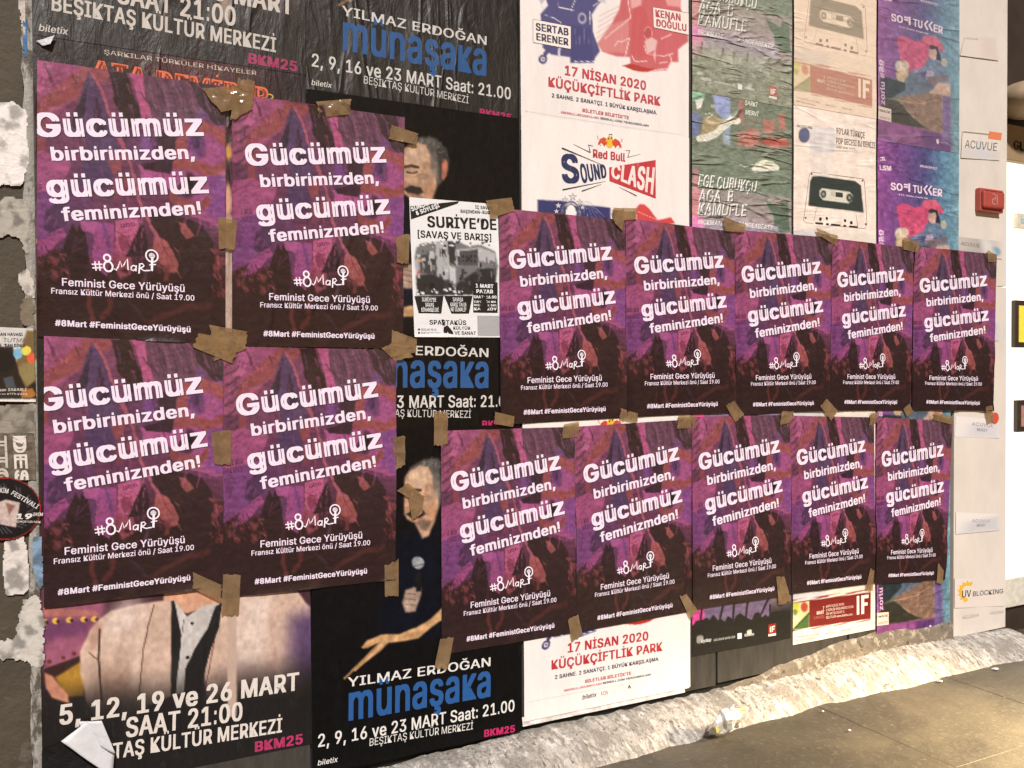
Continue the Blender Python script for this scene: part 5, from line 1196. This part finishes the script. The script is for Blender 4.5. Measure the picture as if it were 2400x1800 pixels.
mTape = tape_mat()
_mc = [0]
def tape(px, label, crum=.0012, off=.0120):
    _mc[0] += 1; sd_ = _mc[0]; a, b, c, d = [np.array(p, float) for p in px]
    la = np.linalg.norm(b-a); lb = np.linalg.norm(d-a); nx = max(8, int(la/2.2)); ny = max(8, int(lb/2.2)); V = []
    off = off+.0005*(sd_ % 3)
    for j in range(ny):
        for i in range(nx):
            u, v = i/(nx-1), j/(ny-1)
            if la > lb:      # ragged bitten ends
                uu = u*(1+.07*(vnoise(np.array([v*9.]), np.array([sd_*1.]), 3)[0]-.5)) if u > .5 else u+(1-2*u)*.07*(vnoise(np.array([v*9.]), np.array([sd_*2.]), 4)[0]-.5); vv = v
            else:
                vv = v*(1+.07*(vnoise(np.array([u*9.]), np.array([sd_*1.]), 3)[0]-.5)) if v > .5 else v+(1-2*v)*.07*(vnoise(np.array([u*9.]), np.array([sd_*2.]), 4)[0]-.5); uu = u
            q = (a*(1-uu)+b*uu)*(1-vv)+(d*(1-uu)+c*uu)*vv
            X, Z = P(q[0], q[1], off); V.append((X, 0, Z))
    V = np.array(V); w_ = wave(V[:, 0], V[:, 2])
    f1 = np.abs(fbm(V[:, 0]*26+sd_, V[:, 2]*26, sd_, 3)-.5); V[:, 1] = -(off+w_+crum*(1.0-4.5*f1))
    o = mesh_np('tape_piece', V, gridfaces(nx, ny), mTape, loc=tuple(V.mean(0)), smoothf=True)
    tag(o, label, 'tape', 'brown packing tape pieces holding the purple posters')
S_ = .0035
TP = [
 ([(474, 206), (560, 203), (580, 250), (516, 264)], 'wide shiny tape over the top right corner of the upper left purple poster', S_),
 ([(557, 184), (597, 190), (591, 258), (538, 284)], 'crumpled upright tape standing above the orange neon title', S_),
 ([(743, 238), (822, 232), (822, 268), (748, 276)], 'tape with golden glints on the top edge under the ticket mark', .005),
 ([(917, 292), (981, 314), (976, 339), (912, 326)], 'slanted tape touching the grey hair of the upper printed face', .003),
 ([(928, 555), (960, 549), (957, 620), (930, 616)], 'upright glossy tape on the left border of the black and white talk poster', .003),
 ([(511, 510), (556, 515), (550, 585), (513, 583)], 'tape bridging the gap between the two upper left purple posters', .001),
 ([(490, 761), (578, 777), (576, 818), (502, 846)], 'large tape where the four left purple posters meet, upper piece', .0015),
 ([(464, 780), (566, 800), (545, 852), (453, 814)], 'large tape where the four left purple posters meet, lower slanted piece', .001),
 ([(919, 773), (976, 795), (975, 827), (915, 839)], 'crinkled tape covering the start of the word ERDOĞAN', .0025),
 ([(894, 816), (932, 798), (968, 836), (926, 846)], 'pointed tape end left of the middle blue title', .0015),
 ([(494, 1013), (542, 1007), (541, 1089), (503, 1088)], 'smooth tape bridging the gap between the two lower left purple posters', .0005),
 ([(919, 1024), (949, 1021), (950, 1088), (926, 1104)], 'upright tape just above the lower printed forehead', .002),
 ([(454, 1342), (519, 1371), (517, 1411), (452, 1379)], 'slanted tape above the jacket collar, left of the upright piece', .0004),
 ([(523, 1348), (564, 1347), (559, 1438), (519, 1440)], 'upright tape reaching down to the printed shirt collar', .0004),
 ([(901, 1325), (934, 1311), (934, 1397), (902, 1398)], 'upright tape left of the printed fist with the microphone', .0006),
 ([(1140, 470), (1199, 463), (1206, 494), (1150, 511)], 'slanted tape at the top right corner of the black and white talk poster', .001),
 ([(1436, 487), (1492, 488), (1491, 514), (1440, 519)], 'flat shiny tape between navy band and red cap of the white contest poster', .002),
 ([(1434, 492), (1461, 490), (1460, 543), (1440, 524)], 'creased golden tape hanging below the navy band', .005),
 ([(1692, 508), (1746, 526), (1744, 545), (1698, 542)], 'tape with white glints under the brush lettering of the rap night poster', .005),
 ([(1910, 534), (1962, 553), (1960, 577), (1916, 550)], 'slanted tape below the cassette drawing', .004),
 ([(2117, 556), (2154, 568), (2150, 592), (2117, 585)], 'tape below the seated pair of the concert poster', .002),
 ([(2314, 586), (2336, 597), (2335, 614), (2316, 614)], 'small tape near the blue lens sticker on the white panel', .001),
 ([(2309, 954), (2325, 950), (2331, 988), (2315, 991)], 'small tape touching the round red sticker', .001),
 ([(2117, 958), (2132, 946), (2142, 964), (2127, 977)], 'diamond shaped tape between the fourth and fifth upper right purple posters', .0006),
 ([(1923, 952), (1938, 934), (1964, 963), (1948, 986)], 'diamond shaped tape between the third and fourth upper right purple posters', .0006),
 ([(1700, 950), (1720, 938), (1744, 972), (1723, 989)], 'diamond shaped tape between the second and third upper right purple posters', .0015),
 ([(1456, 957), (1494, 969), (1494, 988), (1451, 983)], 'folded dark tape between the first and second upper right purple posters', .002),
 ([(1160, 965), (1206, 976), (1203, 1001), (1157, 993)], 'tape beside the pink letters of the middle comedy poster', .0008),
 ([(1017, 963), (1050, 967), (1048, 1043), (1017, 1044)], 'long upright tape at the upper left corner of the poster right of the microphone', .0006),
 ([(1321, 995), (1357, 988), (1355, 1024), (1318, 1028)], 'tape on the top edge between the first two lower right purple posters', .0015),
 ([(1588, 974), (1631, 973), (1631, 1003), (1586, 1005)], 'square tape on the top edge between the second and third lower right purple posters', .0015),
 ([(1832, 964), (1860, 964), (1851, 991), (1826, 996)], 'shiny slanted tape on the top edge left of the fourth lower purple poster', .003),
 ([(2041, 968), (2058, 966), (2054, 990), (2037, 998)], 'slim tape on the top edge left of the rightmost lower purple poster', .001),
 ([(2190, 965), (2232, 978), (2231, 995), (2188, 985)], 'glossy tape at the upper right corner of the rightmost lower purple poster', .003),
 ([(2199, 1318), (2212, 1338), (2209, 1368), (2195, 1366)], 'slim tape hanging at the blue paper edge near the black gap', .0006),
 ([(2040, 1332), (2049, 1338), (2045, 1384), (2029, 1382)], 'slim tape just right of the IF letters', .0006),
 ([(1819, 1353), (1838, 1350), (1854, 1408), (1825, 1419)], 'tape at the upper left corner of the dark red IF strip', .0006),
 ([(1592, 1397), (1609, 1393), (1635, 1430), (1617, 1450)], 'tape over the pink stage light of the crowd print', .0008),
 ([(1331, 1452), (1355, 1439), (1366, 1488), (1340, 1505)], 'tape pointing at the red number 17 of the lower white poster', .0006),
 ([(1032, 1497), (1064, 1493), (1050, 1568), (1018, 1566)], 'slanted tape whose end covers a letter above the lowest blue title', .0006),
 ([(930, 1150), (956, 1132), (994, 1163), (984, 1182)], 'tape stuck across the eyes of the lower printed face', .0012),
 ([(956, 1160), (994, 1164), (990, 1202), (966, 1219)], 'tape stuck over the cheek of the lower printed face', .0012)]
for px, lab, cr in TP: tape(px, lab, cr)

# ------------------------------------------------------------------ pavement, mortar skirt, litter
mSlab = mix_mat('pavement_slab', [((.12, .103, .076), 5, .2, .8, (1, 1, 1)), ((.060, .052, .040), 3.0, .42, .60, (1, 1, 1)), ((.17, .145, .11), 60, .55, .75, (1, 1, 1)), ((.035, .03, .024), 24, .66, .72, (1, 1, 1))], .5, .35, 60, .006)
mBed = plain('joint_dirt', (.085, .072, .055), .9, .4, 50)
tag(box('ground', -30, 60, -30, 30, -1.0, -.016, mBed, loc=(0, 0, -.016)), kind='structure')
pv = bpy.data.objects.new('pavement', None); C.objects.link(pv); tag(pv, kind='structure')
import random
random.seed(3)
bm = bmesh.new(); v, f = box_vf(0, .5995, 0, .5995, -.04, 0); vs = [bm.verts.new(p) for p in v]; [bm.faces.new([vs[i] for i in q]) for q in f]
bmesh.ops.bevel(bm, geom=[e for e in bm.edges if all(w_.co.z > -.01 for w_ in e.verts)], offset=.0006, segments=1, affect='EDGES'); meS = bpy.data.meshes.new('slab'); bm.to_mesh(meS); bm.free(); meS.materials.append(mSlab)
for i in range(-1, 12):
    for j in range(0, 6):
        o = bpy.data.objects.new('slab', meS); C.objects.link(o); o.parent = pv; o.location = (.34+i*.6, -.02-.6-j*.6+(.0), random.uniform(-.0025, .0)); o.rotation_euler = (random.uniform(-.002, .002), random.uniform(-.002, .002), 0)
for i in range(3, 16):
    o = bpy.data.objects.new('slab', meS); C.objects.link(o); o.parent = pv; o.location = (.34+i*.6+.0, -.02, random.uniform(-.002, 0))

mMort = mix_mat('mortar', [((.60, .56, .51), 7, .10, .60, (1, .6, .6)), ((.34, .31, .275), 60, .47, .56, (1, .34, .34)), ((.74, .70, .65), 48, .53, .60, (1, .4, .4)), ((.17, .145, .12), 85, .56, .62, (1, .5, .5)), ((.32, .29, .26), 10, .51, .60, (1, .7, .7)), ((.62, .58, .54), 120, .60, .66, (1, .6, .6))], .85, 1.0, 90, .010)
nx, ny = 760, 40
topz = lambda x: np.interp(x, [.3, .786, 1.135, 1.697, 2.214, 2.6, 2.949, 3.286], [.045, .043, .058, .055, .064, .085, .072, .052])
xs = np.linspace(.2, 3.30, nx); V = []
TT = np.linspace(0, 1, ny)
def foot(x): return .165+.02*np.sin(x*2.1)+.008*np.sin(x*5.3+1)
X2, T2 = np.meshgrid(xs, TT); X2 = X2.ravel(); T2 = T2.ravel()
ft = foot(X2)+.05*(fbm(X2*7, X2*0, 12, 4)-.5); tz = topz(X2)+.012*(fbm(X2*25, X2*0, 8, 3)-.5)
Yk = -(-.012+(ft+.012)*T2**.85); Zk = tz*(1-T2**1.15)+.010*np.sin(math.pi*np.clip(T2, 0, 1))*.7-.006*(T2 > .98)
rg = fbm(X2*46-T2*2, T2*3.2, 6, 5)-.5; rg2 = np.abs(fbm(X2*95-T2*4, T2*3.5, 16, 3)-.5)
amp = smooth(0, .08, T2)*smooth(1.0, .93, T2)
Zk = Zk+amp*(rg*.007-rg2*.009+.002+.004*(fbm(X2*160, T2*18, 22, 2)-.5)); Yk = Yk-amp*(rg*.006)
tag(mesh_np('mortar_skirt', np.stack([X2, Yk, Zk], 1), gridfaces(nx, ny)[:, ::1], mMort, loc=(1.7, -.05, 0), smoothf=True), 'rough whitish mortar skirt sloping from the hoarding foot to the pavement', 'kerb')
# upper rim of mortar smeared on the boards on the right half
nx, ny = 360, 14
xs = np.linspace(1.86, 2.955, nx); X2, T2 = np.meshgrid(xs, np.linspace(0, 1, ny)); X2 = X2.ravel(); T2 = T2.ravel()
hh = .012+.05*smooth(1.86, 2.4, X2)+.02*(fbm(X2*12, X2*0, 3, 4)-.5); zt = topz(X2)+hh; zb_ = topz(X2)-.02
Z2 = zt+(zb_-zt)*T2; Y2 = -.001-.010*smooth(0, .3, T2)-.008*(fbm(X2*40, Z2*40, 9, 4)-.3)*smooth(0, .2, T2)
mMort2 = mix_mat('mortar_smear', [((.24, .20, .155), 12, .25, .75, (1, 1, 1)), ((.42, .37, .31), 34, .52, .62, (1, 1, 1)), ((.07, .055, .04), 30, .58, .66, (1, 1, 1))], .85, .9, 60, .01)
tag(mesh_np('mortar_smear', np.stack([X2, Y2, Z2], 1), gridfaces(nx, ny), mMort2, loc=(2.4, 0, .08), smoothf=True), 'brownish mortar smeared up the boards above the right half of the skirt', 'mortar')
# crumpled wrapper
def crumple(cx, cy, r, label, cols, seed, z=.05, cat='litter', name='crumpled_wrapper'):
    g = PG(cx, cy, z); bm = bmesh.new(); bmesh.ops.create_icosphere(bm, subdivisions=3, radius=1)
    for v_ in bm.verts:
        n = fbm(np.array([v_.co.x*2.2+seed]), np.array([v_.co.y*2.2+v_.co.z*1.7]), seed, 3)[0]; k = .45+1.1*n+.35*(abs(math.sin(7*v_.co.x+3*v_.co.z+seed))-.5)
        v_.co = Vector((v_.co.x*k*r, v_.co.y*k*r*.45, v_.co.z*k*r*1.15))
    me = bpy.data.meshes.new(name); bm.to_mesh(me); bm.free(); me.materials.append(cols)
    o = bpy.data.objects.new(name, me); C.objects.link(o); o.location = (g[0], g[1], z); o.rotation_euler = (.6, 0, 0); return tag(o, label, cat)
mWrap = mix_mat('wrapper', [((.88, .86, .84), 12, .1, .4, (1, 1, 1)), ((.80, .72, .25), 16, .54, .57, (1, 1, 1)), ((.50, .52, .66), 14, .62, .66, (1, 1, 1))], .4, .5, 50)
crumple(1704, 1688, .050, 'crumpled white and yellow wrapper lying on the mortar skirt', mWrap, 4, .062)
LB = ['paper bit at the skirt foot below the red IF strip', 'paper bit at the skirt foot below the white panel', 'paper bit at the far right end of the skirt', 'lone paper bit out on the open pavement']
for i, (x, y) in enumerate(((1928, 1668), (2203, 1597), (2332, 1568), (1990, 1712))):
    g = PG(x, y, .004); r = .006+.004*(i % 3); V = [(r*math.cos(t)*(1+.5*math.sin(3*t+i)), r*.7*math.sin(t), .003+.002*math.sin(2*t)) for t in np.linspace(0, 2*math.pi, 9)[:-1]]+[(0, 0, .006)]
    o = mesh_np('litter_bit', V, [(j, (j+1) % 8, 8) for j in range(8)], mFlap); o.location = (g[0], g[1], .002)
    tag(o, LB[i], 'litter', 'paper bits on the pavement')

# ------------------------------------------------------------------ lit shop front beyond the panel
mGlow = bpy.data.materials.new('lit_window'); t, b = nodes(mGlow); b.inputs['Base Color'].default_value = (.8, .76, .66, 1); b.inputs['Emission Color'].default_value = (1, .90, .70, 1); b.inputs['Emission Strength'].default_value = 1.5
gn = noise_node(t, 1.6, 3, .5, (1, 1, 1.6)); gr = ramp(t, gn.outputs[0], .40, .60, (1.0, .80, .48, 1), (1, .95, .82, 1)); t.links.new(gr.outputs[0], b.inputs['Emission Color'])
mGlow2 = bpy.data.materials.new('lit_ceiling'); t, b = nodes(mGlow2); b.inputs['Emission Color'].default_value = (1, .80, .48, 1); b.inputs['Emission Strength'].default_value = 6
mTan = plain('sign_tan', (.34, .24, .14), .6, .2, 8, .2); mFas = plain('fascia_dark', (.035, .022, .014), .6, .2, 10, .3); mLet = plain('sign_letters', (.50, .42, .34), .5)
mFr = plain('window_frame', (.70, .66, .56), .4)
YS = .10                                             # depth of the shop front behind the hoarding face
def PS(x, y): return P(x, y, -YS)
shop = tag(bpy.data.objects.new('shop_window', None), 'brightly lit shop window glowing white at the right edge', 'shop front'); C.objects.link(shop); shop.location = (4.2, YS, 0)
xs0 = 3.34; xs1 = 7.5
zt = PS(2390, 385)[1]; zbm = PS(2390, 1345)[1]; zsl = PS(2390, 1412)[1]
box('lit_pane', xs0+.02, xs1, YS, YS+.02, zbm, zt, mGlow, shop)
box('sill', xs0, xs1, YS-.03, YS+.05, zsl, zbm-.002, mFr, shop, .003)
box('plinth', xs0, xs1, YS-.01, YS+.05, -.01, zsl-.002, mFas, shop)
box('side_post', 3.285, xs0+.016, YS-.002, YS+.06, zsl, 2.7, mFr, shop, .003)
for k in range(1, 5): box('mullion', xs0+k*.9, xs0+k*.9+.04, YS-.02, YS-.001, zbm, zt, mFr, shop, .003)
fas = tag(bpy.data.objects.new('shop_sign', None), 'dark brown shop fascia with pale letters above the lit window', 'sign'); C.objects.link(fas); fas.location = (4.2, YS, zt+.1)
box('sign_board', 3.29, xs1, YS-.02, YS+.08, zt+.003, PS(2390, 300)[1], mTan, fas, .003)
box('fascia', 3.29, xs1, YS-.01, YS+.08, PS(2390, 300)[1]+.003, 2.8, mFas, fas)
V, T = glyphs('GL', .03); V = V-[V[:, 0].min(), 0]; k = (PS(2375, 322)[1]-PS(2375, 352)[1])/.73; lx, lz = PS(2364, 352)
mesh_np('lettering', np.stack([lx+V[:, 0]*k, np.full(len(V), YS-.0215), lz+V[:, 1]*k], 1), T, mLet, parent=fas, loc=tuple(fas.location))
# yellow picture box and smaller notices on the pane
def framed(px, label, cin, fr=None, yoff=.02):
    (x0, y0), (x1, y1) = px; a = P(x0, y0, -(YS-yoff)); b_ = P(x1, y1, -(YS-yoff)); r_ = tag(bpy.data.objects.new('window_display', None), label, 'display'); C.objects.link(r_); r_.location = ((a[0]+b_[0])/2, YS-yoff, (a[1]+b_[1])/2)
    box('display_frame', a[0], b_[0], YS-yoff, YS-.001, b_[1], a[1], fr or mFas, r_, .003); i = .022
    box('display_picture', a[0]+i, b_[0]-i, YS-yoff-.002, YS-yoff+.001, b_[1]+i, a[1]-i, cin, r_)
mYel = plain('display_yellow', (.70, .50, .05), .4, emit=.6); mPink = plain('display_pink', (.45, .22, .18), .5); mTeal = plain('display_teal', (.45, .62, .60), .5)
framed(((2380, 703), (2440, 815)), 'yellow picture in a dark frame on the lit shop window', mYel)
framed(((2385, 938), (2440, 1010)), 'brownish picture lower on the lit shop window', mPink)
framed(((2385, 498), (2440, 540)), 'small teal notice high on the lit shop window', mTeal, mFr)
# round lamp hanging above the sign
bm = bmesh.new(); bmesh.ops.create_uvsphere(bm, u_segments=28, v_segments=14, radius=.13)
for v_ in bm.verts: v_.co.z *= .55
me = bpy.data.meshes.new('round_canopy'); bm.to_mesh(me); bm.free(); me.materials.append(plain('canopy_cream', (.42, .31, .20), .5, .2, 12))
cz = P(2400, 226, -.0); o = bpy.data.objects.new('wall_lamp', me); C.objects.link(o); o.location = (cz[0]+.06, .02, cz[1]); tag(o, 'rounded cream lamp shade on the dark fascia at the upper right edge', 'lamp shade')
for p in me.polygons: p.use_smooth = True
ar = bpy.data.lights.new('shop_glow_fill', 'SPOT'); ar.energy = 620; ar.color = (1, .77, .44); ar.spot_size = math.radians(82); ar.spot_blend = 1.0; ar.shadow_soft_size = .12  # added spot out of view, standing in for the window's glow on the pavement
ao = bpy.data.objects.new('shop_glow_fill', ar); C.objects.link(ao); ao.location = (2.98, -1.25, .92); ao.rotation_euler = Vector((.44, -.36, .92)).to_track_quat('Z', 'Y').to_euler()
